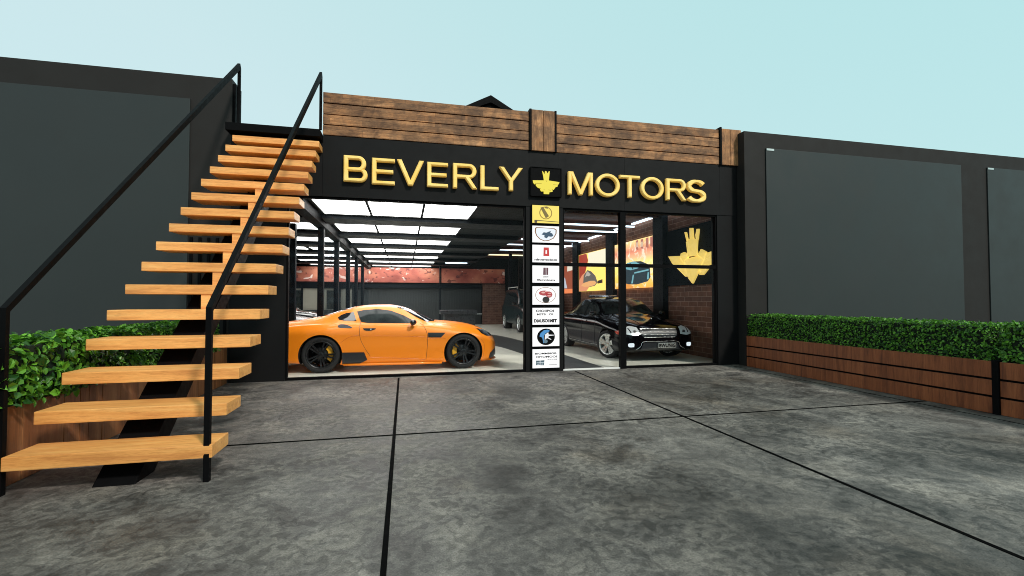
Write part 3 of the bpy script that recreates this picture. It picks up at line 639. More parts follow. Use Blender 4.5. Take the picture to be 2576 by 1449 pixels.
# ================================================================== STAIRCASE
NT_, TX0, TX1, TY, RUN, TZ, RISE, TD, TT = 16, -2.78, -1.445, 4.03, .289, .283, .2555, .345, .10
stair = empty('staircase', (-2.11, TY, 0), label='open staircase of thick oak treads on a black central beam', cat='staircase')
for k in range(NT_):
    y, z = TY + k * RUN, TZ + k * RISE
    bx('tread', M['tread'], (TX0, TX1, y, y + TD, z - TT, z), stair, bevel=.008)
    if 3 < k < 11: bx('spacer_block', M['tread'], (-2.095, -2.005, y + RUN + .012, y + RUN + .052, z, z + RISE - TT), stair)
s_ = RISE / RUN; ya = 4.10; zb_ = lambda y: (y - ya) * s_
m = MB(); yt = TY + (NT_ - 1) * RUN + .3
m.prism([(ya, 0), (ya + .283, 0), (yt, zb_(yt) - .25), (yt, zb_(yt)), ], (-2.27, 0, 0), (0, 1, 0), (0, 0, 1), (1, 0, 0), .28)
m.build('stringer', M['black'], stair, bevel=.006)
def rail(px0, py, px1, top_y, x_in):
    m = MB(); m.tube([(px0, py, 0), (px0, py, 1.33), (px1, top_y, 5.30), (px1, top_y, 4.335 if top_y > 8.41 else 4.23)], .0205, 4, square=True); m.build('handrail', M['black'], stair)
rail(-1.485, 4.05, -1.435, 8.43, 0); rail(-2.815, 4.08, -2.71, 8.43, 0)

# ================================================================== PLANTERS AND HEDGES
def planter_right(ya, yb, label):
    o = empty('planter', (7.35, (ya + yb) / 2, 0), label=label, cat='planter')
    X = 7.06
    m = MB()
    for (a, b) in ((.004, .198), (.226, .413), (.441, .645)): m.box(X, X + .03, ya, yb, a, b)
    m.build('front_board', M['planter_r'], o, bevel=.003)
    m = MB()
    m.box(X + .031, X + .05, ya, yb, .003, .64); m.box(7.74, 7.78, ya, yb, .003, .64); m.box(X + .05, 7.74, ya, ya + .03, .003, .64); m.box(X + .05, 7.74, yb - .03, yb, .003, .64)
    m.build('box', M['black'], o); bx('soil', M['soil'], (X + .05, 7.74, ya + .03, yb - .03, .5, .6), o)
planter_right(4.24, 8.44, 'long brown wooden planter of three boards below the right hedge')
planter_right(-2.0, 4.16, 'brown wooden planter nearest the camera on the right, beyond the black post')
bx('planter_post', M['black'], (7.045, 7.13, 4.165, 4.235, .0, .66), label='short black post between the two right planters', cat='post')
o = empty('planter', (-3.1, 5.8, 0), label='brown wooden planter of upright boards behind the staircase', cat='planter')
m = MB(); y = 2.6
while y < 8.6:
    w_ = random.choice((.12, .2, .26, .3)); m.box(-2.93, -2.90 + random.uniform(-.004, .004), y, min(y + w_, 8.66) - .006, .004, .655); y += w_
m.build('front_board', M['planter_l'], o, bevel=.003)
m = MB(); m.box(-2.945, -2.931, 2.6, 8.66, .003, .64); m.box(-3.44, -3.41, 2.6, 8.66, .003, .64); m.box(-3.41, -2.945, 2.6, 2.63, .003, .64); m.box(-3.41, -2.945, 8.63, 8.66, .003, .64); m.build('box', M['black'], o)
bx('soil', M['soil'], (-3.41, -2.945, 2.63, 8.63, .5, .6), o)

def hedge(name, x0, x1, y0, y1, z0, z1, sizefn, density, label, seed, front):
    rnd = random.Random(seed); vs = []; fs_ = []; tone = []
    def bumpf(a, b): return .5 * math.sin(a * 5.1 + seed) * math.sin(b * 6.3) + .5 * math.sin(a * 13.7 + b * 9.1)
    def leaf(p, nrm, L):
        n = (Vector(nrm) + Vector((rnd.gauss(0, .55), rnd.gauss(0, .55), rnd.gauss(0, .45) + .25))).normalized()
        t1 = n.cross(Vector((rnd.gauss(0, 1), rnd.gauss(0, 1), rnd.gauss(0, 1)))).normalized(); t2 = n.cross(t1)
        Wd = L * rnd.uniform(.28, .42); q = Vector(p); b = len(vs); c_ = n * (L * rnd.uniform(.05, .22))
        pts = [q, q + t1 * L * .35 + t2 * Wd + c_, q + t1 * L * .8 + t2 * Wd * .7 + c_ * .8, q + t1 * L * 1.1 - n * L * .12, q + t1 * L * .8 - t2 * Wd * .7 + c_ * .8, q + t1 * L * .35 - t2 * Wd + c_, q + t1 * L * .5]
        vs.extend(tuple(v_) for v_ in pts); fs_.extend([(b, b + 1, b + 6), (b + 1, b + 2, b + 3, b + 6), (b + 6, b + 3, b + 4, b + 5), (b, b + 6, b + 5)])
        tone.extend([max(0, min(1, rnd.gauss(.42, .30)))] * 4)
    # faces: top, visible side, far side, near end, far end
    H = z1 - z0
    segs = [('top', (x1 - x0) * 1.0), ('front', H * 1.15), ('back', H * .45)]
    for kind, wd in segs:
        yy = y0
        while yy < y1:
            L0 = sizefn(yy); step = .1
            n = wd * step * density / (L0 * L0) 
            n = int(n) + (rnd.random() < n % 1)
            for _ in range(n):
                y_ = yy + rnd.random() * step; L = L0 * rnd.uniform(.6, 1.25)
                if kind == 'top':
                    x = rnd.uniform(x0, x1); z = z1 - L * rnd.uniform(0.05, .9) + .018 * bumpf(x * 2, y_); leaf((x, y_, z), (0, 0, 1), L)
                else:
                    s = 1 if (kind == 'front') == (front > 0) else -1; xe = x1 if s > 0 else x0
                    z = rnd.uniform(z0 - .03, z1 - .01); x = xe - s * (L * rnd.uniform(-.15, .9)) + .03 * bumpf(z * 2.5, y_)
                    x -= s * .03 * max(0, (z - z1 + .06) / .06)
                    leaf((x, y_, z), (s, 0, .2), L)
            yy += step
    for yend, s in ((y0, -1), (y1, 1)):
        L0 = sizefn(yend); n = int((x1 - x0) * H * density / (L0 * L0))
        for _ in range(n):
            L = L0 * rnd.uniform(.6, 1.2); leaf((rnd.uniform(x0, x1), yend - s * L * rnd.uniform(0, .9), rnd.uniform(z0, z1)), (0, s, .2), L)
    m = MB(); m.add(vs, fs_); tn = list(tone); nb = len(m.f)
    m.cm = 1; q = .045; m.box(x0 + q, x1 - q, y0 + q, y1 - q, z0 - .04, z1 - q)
    o = m.build(name, [M['leaf'], M['leaf_core']], fixn=False, label=label, cat='hedge')
    at = o.data.attributes.new('tone', 'FLOAT', 'FACE')
    at.data.foreach_set('value', tn + [0.3] * (len(o.data.polygons) - len(tn)))
    return o
hedge('hedge', -3.42, -2.84, 2.7, 8.05, .64, 1.085, lambda y: .068 if y < 4.9 else (.068 - (y - 4.9) * .018 if y < 6.3 else .040), 4.4, 'broad leaved clipped hedge behind the staircase', 3, 1)
hedge('hedge', 7.12, 7.72, 4.3, 8.40, .63, 1.10, lambda y: .036, 2.3, 'clipped box hedge in the long right planter', 5, -1)
hedge('hedge', 7.12, 7.72, 1.6, 4.15, .63, 1.12, lambda y: .045, 2.6, 'clipped box hedge at the right edge in the nearest planter', 9, -1)

# ================================================================== CARS
def pch(xs, ys, x):
    if x <= xs[0]: return ys[0]
    if x >= xs[-1]: return ys[-1]
    n = len(xs)
    for i in range(n - 1):
        if x <= xs[i + 1]: break
    h = [xs[k + 1] - xs[k] for k in range(n - 1)]; d = [(ys[k + 1] - ys[k]) / h[k] for k in range(n - 1)]
    def sl(k):
        if k == 0: return d[0]
        if k == n - 1: return d[-1]
        if d[k - 1] * d[k] <= 0: return 0
        w1 = 2 * h[k] + h[k - 1]; w2 = h[k] + 2 * h[k - 1]; return (w1 + w2) / (w1 / d[k - 1] + w2 / d[k])
    t_ = (x - xs[i]) / h[i]; a, b = sl(i), sl(i + 1)
    return (1 + 2 * t_) * (1 - t_) ** 2 * ys[i] + t_ * (1 - t_) ** 2 * h[i] * a + t_ * t_ * (3 - 2 * t_) * ys[i + 1] + t_ * t_ * (t_ - 1) * h[i] * b
class Car:
    """local frame: nose +x, ground z=0, x=0 midway between the axles"""
    def __init__(s, stations, x0, x1, N=110):
        s.K = list(zip(*stations)); xs = s.K[0]; s.v = []; s.f = []; s.m = None
        rows_ = []
        for i in range(N + 1):
            tt = i / N; x = x0 + (x1 - x0) * (tt - .035 * math.sin(2 * math.pi * tt))
            zb, zs, ze, zt, w_, ws, wt = [pch(xs, s.K[k], x) for k in range(1, 8)]
            P = [(0, zb + .02), (w_ * .6, zb + .01), (w_ * .90, zb + .015), (w_ * .965, zb + .05), (w_ * .985, zb + (zs - zb) * .22), (w_, zb + (zs - zb) * .42), (w_ * .997, zb + (zs - zb) * .62), (w_ * .975 + ws * .02, zb + (zs - zb) * .82),
                 (ws + (w_ - ws) * .35, zs - .02), (ws, zs), (ws - (ws - wt) * .33, zs + (ze - zs) * .36), (ws - (ws - wt) * .70, zs + (ze - zs) * .74), (wt, ze), (wt * .93, ze + (zt - ze) * .35), (wt * .72, ze + (zt - ze) * .74), (wt * .38, ze + (zt - ze) * .95), (0, zt)]
            Q = bez(P, 3); rows_.append((x, Q))
        n = len(rows_[0][1]); ring_n = 2 * n - 2
        for x, Q in rows_:
            for (y, z) in Q: s.v.append((x, y, z))
            for (y, z) in reversed(Q[1:-1]): s.v.append((x, -y, z))
        for i in range(N):
            for j_ in range(ring_n):
                a = i * ring_n + j_; b = i * ring_n + (j_ + 1) % ring_n; s.f.append((a, b, b + ring_n, a + ring_n))
        s.f.append(tuple(reversed(range(ring_n)))); s.f.append(tuple(N * ring_n + k for k in range(ring_n)))
        s.bvh = BVHTree.FromPolygons([Vector(p) for p in s.v], s.f)
    def body(s, parent, mat, axles, r, inner=.62):
        me = bpy.data.meshes.new('body'); me.from_pydata(s.v, [], s.f)
        bm = bmesh.new(); bm.from_mesh(me); bmesh.ops.recalc_face_normals(bm, faces=bm.faces); bm.to_mesh(me); bm.free()
        me.materials.append(mat); me.materials.append(M['rubber'])
        o = bpy.data.objects.new('body', me); COL.objects.link(o)
        c = MB(); c.cm = 1
        for ax_ in axles:
            for sd in (-1, 1):
                n = 48; k = len(c.v)
                for yy in (inner * sd, 1.4 * sd):
                    for i in range(n): a = 2 * math.pi * i / n; c.v.append((ax_ + r * math.cos(a), yy, .34 + r * math.sin(a)))
                for i in range(n): c.face((k + i, k + (i + 1) % n, k + n + (i + 1) % n, k + n + i))
                c.face(tuple(k + i for i in reversed(range(n)))); c.face(tuple(k + n + i for i in range(n)))
        co = c.build('cutter', [mat, M['rubber']], None, local=True)
        md = o.modifiers.new('arches', 'BOOLEAN'); md.operation = 'DIFFERENCE'; md.object = co; md.solver = 'EXACT'
        dg = bpy.context.evaluated_depsgraph_get(); me2 = bpy.data.meshes.new_from_object(o.evaluated_get(dg))
        o.modifiers.clear(); o.data = me2; me2.name = 'body'; bpy.data.objects.remove(co)
        for p in me2.polygons: p.use_smooth = p.material_index == 0 and len(p.vertices) < 12
        # keep arch lips crisp
        bm = bmesh.new(); bm.from_mesh(me2)
        for e in bm.edges:
            if len(e.link_faces) == 2 and e.calc_face_angle(0) > .75: e.smooth = False
        bm.to_mesh(me2); bm.free()
        o.parent = parent; return o
    def hit(s, a, b, d):
        """d: 'L' / 'R' side (x,z) ; 'F' front (y,z); 'T' top (x,y)"""
        if d == 'L': o_, r_ = Vector((a, 3, b)), Vector((0, -1, 0))
        elif d == 'R': o_, r_ = Vector((a, -3, b)), Vector((0, 1, 0))
        elif d == 'F': o_, r_ = Vector((5, a, b)), Vector((-1, 0, 0))
        elif d == 'B': o_, r_ = Vector((-5, a, b)), Vector((1, 0, 0))
        else: o_, r_ = Vector((a, b, 4)), Vector((0, 0, -1))
        p, n, i, dd = s.bvh.ray_cast(o_, r_)
        if p is None: return None
        if n.dot(r_) > 0: n = -n
        return p, n
    def patch(s, name, mat, poly, d, parent, off=.006, grid=.04, smooth=True, round_=0):
        pts = []
        n = len(poly)
        P_ = bez(list(poly) + [poly[0]], 5)[:-1] if round_ else None
        if P_ is None:
            P_ = []
            for i in range(n):
                a, b = poly[i], poly[(i + 1) % n]; k = max(1, int(math.dist(a, b) / grid))
                P_ += [(a[0] + (b[0] - a[0]) * q / k, a[1] + (b[1] - a[1]) * q / k) for q in range(k)]
        nb = len(P_); xs = [p[0] for p in P_]; ys = [p[1] for p in P_]; inner = []
        def inside(x, y):
            c = False
            for i in range(nb):
                (x1, y1), (x2, y2) = P_[i], P_[(i + 1) % nb]
                if (y1 > y) != (y2 > y) and x < (x2 - x1) * (y - y1) / (y2 - y1) + x1: c = not c
            return c
        gx = min(xs) + grid / 2
        while gx < max(xs):
            gy = min(ys) + grid / 2
            while gy < max(ys):
                if inside(gx, gy) and min(math.dist((gx, gy), p) for p in P_) > grid * .45: inner.append((gx, gy))
                gy += grid
            gx += grid
        co, _, fc, *_r = delaunay_2d_cdt([Vector(p) for p in P_ + inner], [], [list(range(nb))], 1, 1e-5)
        vs = []; ok = True
        for p in co:
            h = s.hit(p[0], p[1], d)
            if h is None: vs.append(None); continue
            vs.append(h[0] + h[1] * off)
        idx = {}; m = MB(); m.smooth = smooth
        for i, q in enumerate(vs):
            if q is not None: idx[i] = len(m.v); m.v.append(tuple(q))
        for f in fc:
            if all(i in idx for i in f): m.face([idx[i] for i in f])
        if not m.f: return None
        return m.build(name, mat, parent, local=True, fixn=False)
    def line(s, name, mat, pts, d, parent, wd=.006, off=.002):
        pts = bez(pts, 8); q = []
        for p in pts:
            h = s.hit(p[0], p[1], d)
            if h: q.append(h[0] + h[1] * off)
        m = MB(); m.tube(q, wd / 2, 5); return m.build(name, mat, parent, local=True)
def wheel(parent, x, y, z, r, wd, side, kind, steer=0, caliper=None):
    """side: +1 outer face towards +y"""
    e = empty('wheel', (x, y, z), steer, parent=parent)
    m = MB(); m.smooth = True; h = wd / 2; ri = r * .735 if kind != 'suv' else r * .66
    m.lathe([(-h * .8, ri), (-h, ri + .01), (-h, r - .03), (-h * .85, r - .006), (-h * .5, r), (h * .5, r), (h * .85, r - .006), (h, r - .03), (h, ri + .01), (h * .8, ri)], 48); m.build('tyre', M['rubber'], e, local=True)
    rm = M['rim_black'] if kind == 'coupe' else M['rim_silver']
    m = MB(); m.smooth = True; o_ = side * h
    m.lathe([(-side * h * .8, ri), (-side * h * .8, ri - .02), (o_ * .45, ri - .03), (o_ * .8, ri - .024), (o_ * 1.02, ri - .004), (o_ * 1.0, ri + .008), (o_ * .8, ri + .002)], 48)
    m.smooth = False
    ns = 5 if kind != 'coupe' else 10
    for k in range(ns):
        a = 2 * math.pi * (k + .25) / ns; ca, sa = math.cos(a), math.sin(a); u = Vector((ca, 0, sa)); t_ = Vector((-sa, 0, ca))
        w0, w1 = (.020, .050 if kind == 'sedan' else .024) if kind != 'coupe' else (.012, .016)
        if kind == 'sedan': w0, w1 = .035, .085
        tw = .0 if kind != 'coupe' else (.05 if k % 2 else -.03)
        y1_, y2_ = o_ * .78, o_ * .55
        A = [u * .035 - t_ * w0, u * .035 + t_ * w0, u * (ri - .02) + t_ * (w1 + tw), u * (ri - .02) + t_ * (-w1 + tw)]
        m.add([(p.x, y1_, p.z) for p in A[:2]] + [(p.x, o_ * .93, p.z) for p in A[2:]] + [(p.x, y2_, p.z) for p in A[:2]] + [(p.x, o_ * .65, p.z) for p in A[2:]],
              [(0, 1, 2, 3), (4, 7, 6, 5), (0, 4, 5, 1), (1, 5, 6, 2), (2, 6, 7, 3), (3, 7, 4, 0)])
    m.lathe([(o_ * .5, .055), (o_ * .84, .055), (o_ * .88, .03), (o_ * .88, 0.001)], 20); m.build('rim', rm, e, local=True)
    m = MB(); m.smooth = True; m.lathe([(o_ * .1, .02), (o_ * .1, ri * .78), (o_ * -.02, ri * .78)], 32); m.build('brake_disc', M['brake'] if kind != 'coupe' else M['rim_black'], e, local=True)
    if caliper:
        m = MB(); a0, a1 = caliper; n = 8
        for k in range(n):
            for (a, b) in ((a0 + (a1 - a0) * k / n, a0 + (a1 - a0) * (k + 1) / n),):
                q = [(ri * .52 * math.cos(R(a)), ri * .52 * math.sin(R(a))), (ri * .86 * math.cos(R(a)), ri * .86 * math.sin(R(a))), (ri * .86 * math.cos(R(b)), ri * .86 * math.sin(R(b))), (ri * .52 * math.cos(R(b)), ri * .52 * math.sin(R(b)))]
                m.prism(q, (0, o_ * .42, 0), (1, 0, 0), (0, 0, 1), (0, -side, 0), .05)
        m.build('brake_caliper', M['caliper'], e, local=True)
    return e
def mirror(parent, x, y, z, side, mat, cap=None):
    m = MB(); m.smooth = True
    n1, n2 = 10, 12
    k = len(m.v)
    for i in range(n1 + 1):
        th = math.pi * i / n1
        for j_ in range(n2):
            a = 2 * math.pi * j_ / n2; m.v.append((x + .085 * math.cos(th) * (1 if math.cos(th) > 0 else .5), side * (y + .12) + .10 * math.sin(th) * math.cos(a), z + .062 * math.sin(th) * math.sin(a)))
    for i in range(n1):
        for j_ in range(n2): m.face((k + i * n2 + j_, k + i * n2 + (j_ + 1) % n2, k + (i + 1) * n2 + (j_ + 1) % n2, k + (i + 1) * n2 + j_))
    m.tube([(x, side * (y - .02), z - .03), (x, side * (y + .08), z - .03)], .018, 6); m.build('side_mirror', mat, parent, local=True)

# ---- orange coupe.  station: x, zb, zs, ze, zt, w, ws, wt
coupe_st = [(-2.42, .34, .72, .78, .80, .55, .50, .42), (-2.36, .26, .82, .86, .89, .74, .70, .62), (-2.2, .20, .87, .92, .945, .86, .78, .68), (-1.9, .18, .90, .965, .985, .92, .80, .66), (-1.6, .16, .925, 1.01, 1.045, .955, .81, .62),
            (-1.3, .14, .935, 1.07, 1.12, .96, .81, .58), (-1.05, .13, .935, 1.145, 1.20, .945, .81, .56), (-.8, .12, .93, 1.20, 1.262, .93, .82, .57), (-.5, .12, .925, 1.235, 1.298, .925, .83, .585), (-.15, .12, .92, 1.235, 1.302, .925, .835, .59),
            (.12, .12, .91, 1.20, 1.265, .925, .835, .585), (.4, .12, .90, 1.08, 1.16, .93, .83, .60), (.66, .12, .895, .955, 1.035, .935, .82, .66), (.85, .12, .885, .91, .955, .94, .81, .68), (1.1, .12, .87, .895, .935, .945, .80, .66),
            (1.4, .12, .845, .87, .90, .94, .77, .62), (1.65, .13, .79, .82, .85, .915, .75, .60), (1.85, .14, .71, .745, .775, .86, .72, .58), (2.0, .17, .61, .645, .68, .76, .64, .52), (2.08, .22, .53, .56, .59, .62, .54, .44), (2.11, .30, .46, .48, .50, .40, .36, .30)]
def make_coupe():
    o = empty('sports_coupe', (-.195, 10.34, .004), label='bright orange two door coupe side on behind the left shop window', cat='car')
    c = Car(coupe_st, -2.42, 2.11); c.body(o, M['orange'], (-1.365, 1.365), .395, .60)
    for d, sd in (('R', -1), ('L', 1)):
        c.patch('side_window', M['tint2'], [(-.735, 1.165), (-.60, 1.195), (-.33, 1.215), (-.08, 1.18), (.18, 1.08), (.37, .975), (.28, .93), (-.52, .945), (-.64, .965)], d, o, .005, .04)
        c.patch('quarter_window', M['tint'], [(-1.09, 1.05), (-1.03, 1.10), (-.94, 1.135), (-.80, 1.155), (-.73, .985), (-.95, .99), (-1.06, 1.01)], d, o, .005, .035)
        c.patch('side_vent', M['dark_trim'], [(.65, .745), (1.0, .74), (.905, .645), (.655, .65)], d, o, .004)
        c.patch('skirt_vent', M['dark_trim'], [(-.98, .39), (-.57, .385), (-.51, .235), (-.66, .165), (-.97, .17)], d, o, .012)
        c.patch('haunch_intake', M['dark_trim'], [(-1.07, .895), (-1.02, .925), (-.89, .91), (-.80, .855), (-.95, .855), (-1.04, .865)], d, o, .004, .03, round_=1)
        h = c.patch('door_handle', M['black_gloss'], [(-.60, .845), (-.36, .84), (-.44, .80), (-.56, .805)], d, o, .006, .03, round_=1)
        c.patch('handle_chrome', M['chrome'], [(-.46, .835), (-.44, .835), (-.44, .812), (-.46, .812)], d, h if h else o, .008, .03)
        c.patch('headlight', M['tint'], [(1.66, .80), (1.84, .765), (2.02, .665), (2.03, .635), (1.86, .650), (1.74, .71)], d, o, .006, .03)
        c.patch('headlight_strip', M['lamp_glass'], [(1.86, .752), (2.02, .665), (2.03, .645), (1.90, .715)], d, o, .010, .03)
        c.patch('rear_light', M['dark_trim'], [(-2.32, .80), (-2.0, .79), (-2.06, .70), (-2.32, .68)], d, o, .006, .03)
        c.line('door_seam', M['dark_trim'], [(-.73, 1.17), (-.655, .96), (-.665, .85), (-.64, .64), (-.55, .45), (-.48, .34), (-.46, .30)], d, o)
        c.line('door_seam', M['dark_trim'], [(.50, .93), (.575, .86), (.64, .69), (.635, .45), (.615, .22)], d, o)
        c.line('crease_shade', M['crease_shade'], [(-.48, .275), (0, .255), (.45, .225), (.60, .21)], d, o, .007); c.line('crease_shade', M['crease_shade'], [(-.60, .70), (0, .69), (.62, .66)], d, o, .005)
        c.line('crease_shade', M['crease_shade'], [(-1.0, .58), (-.85, .68), (-.66, .72)], d, o, .006); c.line('crease_shade', M['crease_shade'], [(.62, .62), (.9, .635), (1.0, .62)], d, o, .006); c.line('crease_shade', M['crease_shade'], [(1.72, .60), (1.80, .48), (1.78, .25)], d, o, .006)
        c.patch('chin_trim', M['dark_trim'], [(1.93, .30), (2.06, .40), (2.085, .25), (2.04, .20), (1.90, .19)], d, o, .006, .03)
        mirror(o, .34, .845, .955, sd, M['black_gloss'])
    c.patch('windscreen', M['tint'], [(.05, -.54), (.02, 0), (.05, .54), (.30, .60), (.64, .70), (.78, .55), (.84, 0), (.78, -.55), (.64, -.70), (.30, -.60)], 'T', o, .006, .06)
    c.patch('rear_window', M['tint'], [(-.85, -.46), (-.82, 0), (-.85, .46), (-1.5, .50), (-1.62, 0), (-1.5, -.50)], 'T', o, .006, .06)
    c.patch('grille', M['dark_trim'], [(-.45, .26), (.45, .26), (.52, .40), (-.52, .40)], 'F', o, .006, .05)
    # sill highlight ridge and splitter
    for sd in (-1, 1):
        m = MB(); m.smooth = True; m.tube([(-.95, sd * .925, .15), (-.5, sd * .935, .145), (.4, sd * .935, .14), (.93, sd * .925, .14)], .022, 8); m.build('side_skirt', M['orange'], o, local=True)
    m = MB(); m.prism([(1.75, -.80), (1.75, .80), (1.98, .72), (2.12, .45), (2.15, 0), (2.12, -.45), (1.98, -.72)], (0, 0, .135), (1, 0, 0), (0, 1, 0), (0, 0, 1), .022); m.build('splitter', M['orange'], o, local=True)
    for x, cal in ((-1.365, (-40, 50)), (1.365, (130, 225))):
        for sd in (-1, 1): wheel(o, x, sd * .80, .351, .351, .25, sd, 'coupe', 0, cal)
    return o
make_coupe()

# ---- black sedan
sedan_st = [(-2.42, .36, .70, .76, .80, .60, .55, .45), (-2.34, .28, .88, .94, .98, .80, .74, .64), (-2.1, .22, .96, 1.0, 1.04, .90, .80, .70), (-1.7, .20, .98, 1.04, 1.075, .93, .82, .70), (-1.35, .19, .985, 1.17, 1.22, .94, .83, .64), (-1.0, .18, .985, 1.32, 1.37, .94, .84, .61),
            (-.5, .18, .98, 1.40, 1.455, .94, .85, .62), (0, .18, .975, 1.41, 1.47, .94, .85, .63), (.35, .18, .97, 1.36, 1.43, .94, .85, .63), (.65, .18, .965, 1.22, 1.30, .94, .85, .65), (.95, .18, .96, 1.04, 1.12, .94, .84, .70), (1.1, .18, .95, .98, 1.045, .94, .83, .72),
            (1.5, .18, .90, .93, .985, .945, .80, .68), (1.85, .19, .85, .88, .92, .935, .79, .67), (2.08, .20, .80, .825, .86, .92, .79, .67), (2.25, .21, .735, .765, .795, .88, .79, .66), (2.36, .23, .665, .69, .71, .82, .76, .63), (2.41, .28, .59, .61, .625, .72, .68, .56)]
def make_sedan():
    o = empty('saloon_car', (5.665, 11.9, .004), R(-90), label='glossy black saloon facing the right shop window with chrome grille and number plate', cat='car')
    c = Car(sedan_st, -2.42, 2.41); c.body(o, M['car_black'], (-1.475, 1.475), .375, .62)
    for d, sd in (('R', -1), ('L', 1)):
        c.patch('side_window', M['tint2'], [(-.02, 1.355), (.28, 1.34), (.55, 1.22), (.82, 1.04), (.72, 1.0), (-.02, 1.0)], d, o, .005, .05)
        c.patch('side_window', M['tint2'], [(-.08, 1.0), (-.08, 1.355), (-.5, 1.345), (-.9, 1.25), (-.95, 1.01)], d, o, .005, .05)
        c.patch('quarter_window', M['tint'], [(-1.0, 1.02), (-.97, 1.22), (-1.22, 1.12), (-1.3, 1.03)], d, o, .005, .04)
        c.line('window_trim', M['chrome'], [(-1.3, 1.0), (-.5, .985), (.3, .985), (.78, .99)], d, o, .014, .003)
        c.line('sill_trim', M['chrome'], [(-1.05, .285), (-.3, .275), (.5, .275), (1.05, .285)], d, o, .022, .006)
        c.line('door_seam', M['dark_trim'], [(.80, .98), (.86, .8), (.85, .5), (.80, .3)], d, o, .008)
        c.line('door_seam', M['dark_trim'], [(-.05, .98), (-.06, .7), (-.06, .3)], d, o, .008)
        c.patch('door_handle', M['black_gloss'], [(.08, .87), (.28, .87), (.28, .84), (.08, .84)], d, o, .012, .04)
        c.patch('indicator', M['amber'], [(2.0, .67), (2.12, .70), (2.24, .60), (2.08, .62)], d, o, .006, .03)
        mirror(o, .82, .86, 1.05, sd, M['black_gloss'])
        hl = c.patch('headlight', M['lamp_glass'], [(sd * .50, .62), (sd * .53, .77), (sd * .66, .80), (sd * .84, .74), (sd * .85, .63), (sd * .66, .595)], 'F', o, .008, .035)
        c.patch('headlight_pod', M['dark_trim'], [(sd * .56, .66), (sd * .60, .71), (sd * .66, .70), (sd * .64, .65)], 'F', hl if hl else o, .012, .02)
        c.patch('headlight_brow', M['black_gloss'], [(sd * .70, .655), (sd * .72, .75), (sd * .745, .745), (sd * .73, .655)], 'F', hl if hl else o, .012, .02)
        c.patch('fog_light', emit('fog_lit' + d, (.85, .95, 1), .9), [(sd * .66, .345), (sd * .665, .425), (sd * .78, .42), (sd * .77, .345)], 'F', o, .010, .03, round_=1)
    c.patch('windscreen', M['tint2'], [(.40, -.58), (.38, 0), (.40, .58), (.72, .66), (.98, .72), (1.08, .5), (1.12, 0), (1.08, -.5), (.98, -.72), (.72, -.66)], 'T', o, .006, .07)
    c.patch('rear_window', M['tint'], [(-.95, -.5), (-.92, 0), (-.95, .5), (-1.5, .56), (-1.58, 0), (-1.5, -.56)], 'T', o, .006, .07)
    g = c.patch('grille', M['dark_trim'], [(-.40, .54), (.36, .54), (.42, .60), (.44, .715), (.38, .735), (-.44, .735), (-.50, .715), (-.47, .60)], 'F', o, .006, .05)
    for k, z in enumerate((.555, .615, .670, .730)):
        hw = .38 + .07 * min(1, (z - .54) / .18); m = MB(); pts = []
        for i in range(13):
            h = c.hit(-.03 - hw + 2 * hw * i / 12, z, 'F'); pts.append(h[0] + h[1] * .016)
        m.tube(pts, .0036 if k < 3 else .007, 6); m.build('grille_bar', M['chrome'], g, local=True)
    c.line('hood_crease', M['black_gloss'], [(1.15, .42), (1.7, .38), (2.2, .36)], 'T', o, .012); c.line('hood_crease', M['black_gloss'], [(1.15, -.42), (1.7, -.38), (2.2, -.36)], 'T', o, .012)
    c.patch('lower_intake', M['dark_trim'], [(-.50, .27), (.50, .27), (.42, .44), (-.42, .44)], 'F', o, .006, .05)
    c.line('bumper_trim', M['chrome'], [(-.62, .28), (-.50, .35), (-.42, .455), (0, .46), (.42, .455), (.50, .35), (.62, .28)], 'F', o, .010, .004)
    px = c.hit(.15, .37, 'F')[0].x + .045
    pl = MB(); pl.box(px - .035, px, -.08, .37, .315, .425); pl = pl.build('number_plate', M['rim_silver'], o, local=True, bevel=.006)
    m = MB(); put_text(m, 'BWUNIG', -.06, .35, .33, .41, (px + .0025, 0, 0), (0, 1, 0), EZ, (1, 0, 0), bold=.03); m.build('plate_lettering', M['black'], pl, local=True, fixn=False)
    hx = c.hit(0, .80, 'F')
    m = MB(); m.smooth = True; m.lathe([(0.94, .001), (.95, .016), (.97, .018), (.985, .001)], 14, 'z', (2.02, 0, 0)); m.build('hood_ornament', M['chrome'], o, local=True)
    for x, stt in ((-1.475, 0), (1.475, R(24))):
        for sd in (-1, 1): wheel(o, x, sd * .80, .335, .335, .25, sd, 'sedan', stt if x > 0 else 0)
    # raised light bar / antenna rack on the roof rear
    m = MB(); m.tube([(-.55, -.50, 1.50), (-.55, .35, 1.50)], .028, 8); m.tube([(-.55, -.42, 1.42), (-.55, -.42, 1.50)], .015, 6); m.tube([(-.55, .28, 1.42), (-.55, .28, 1.50)], .015, 6); m.build('roof_rack', M['chrome'], o, local=True)
    return o
make_sedan()

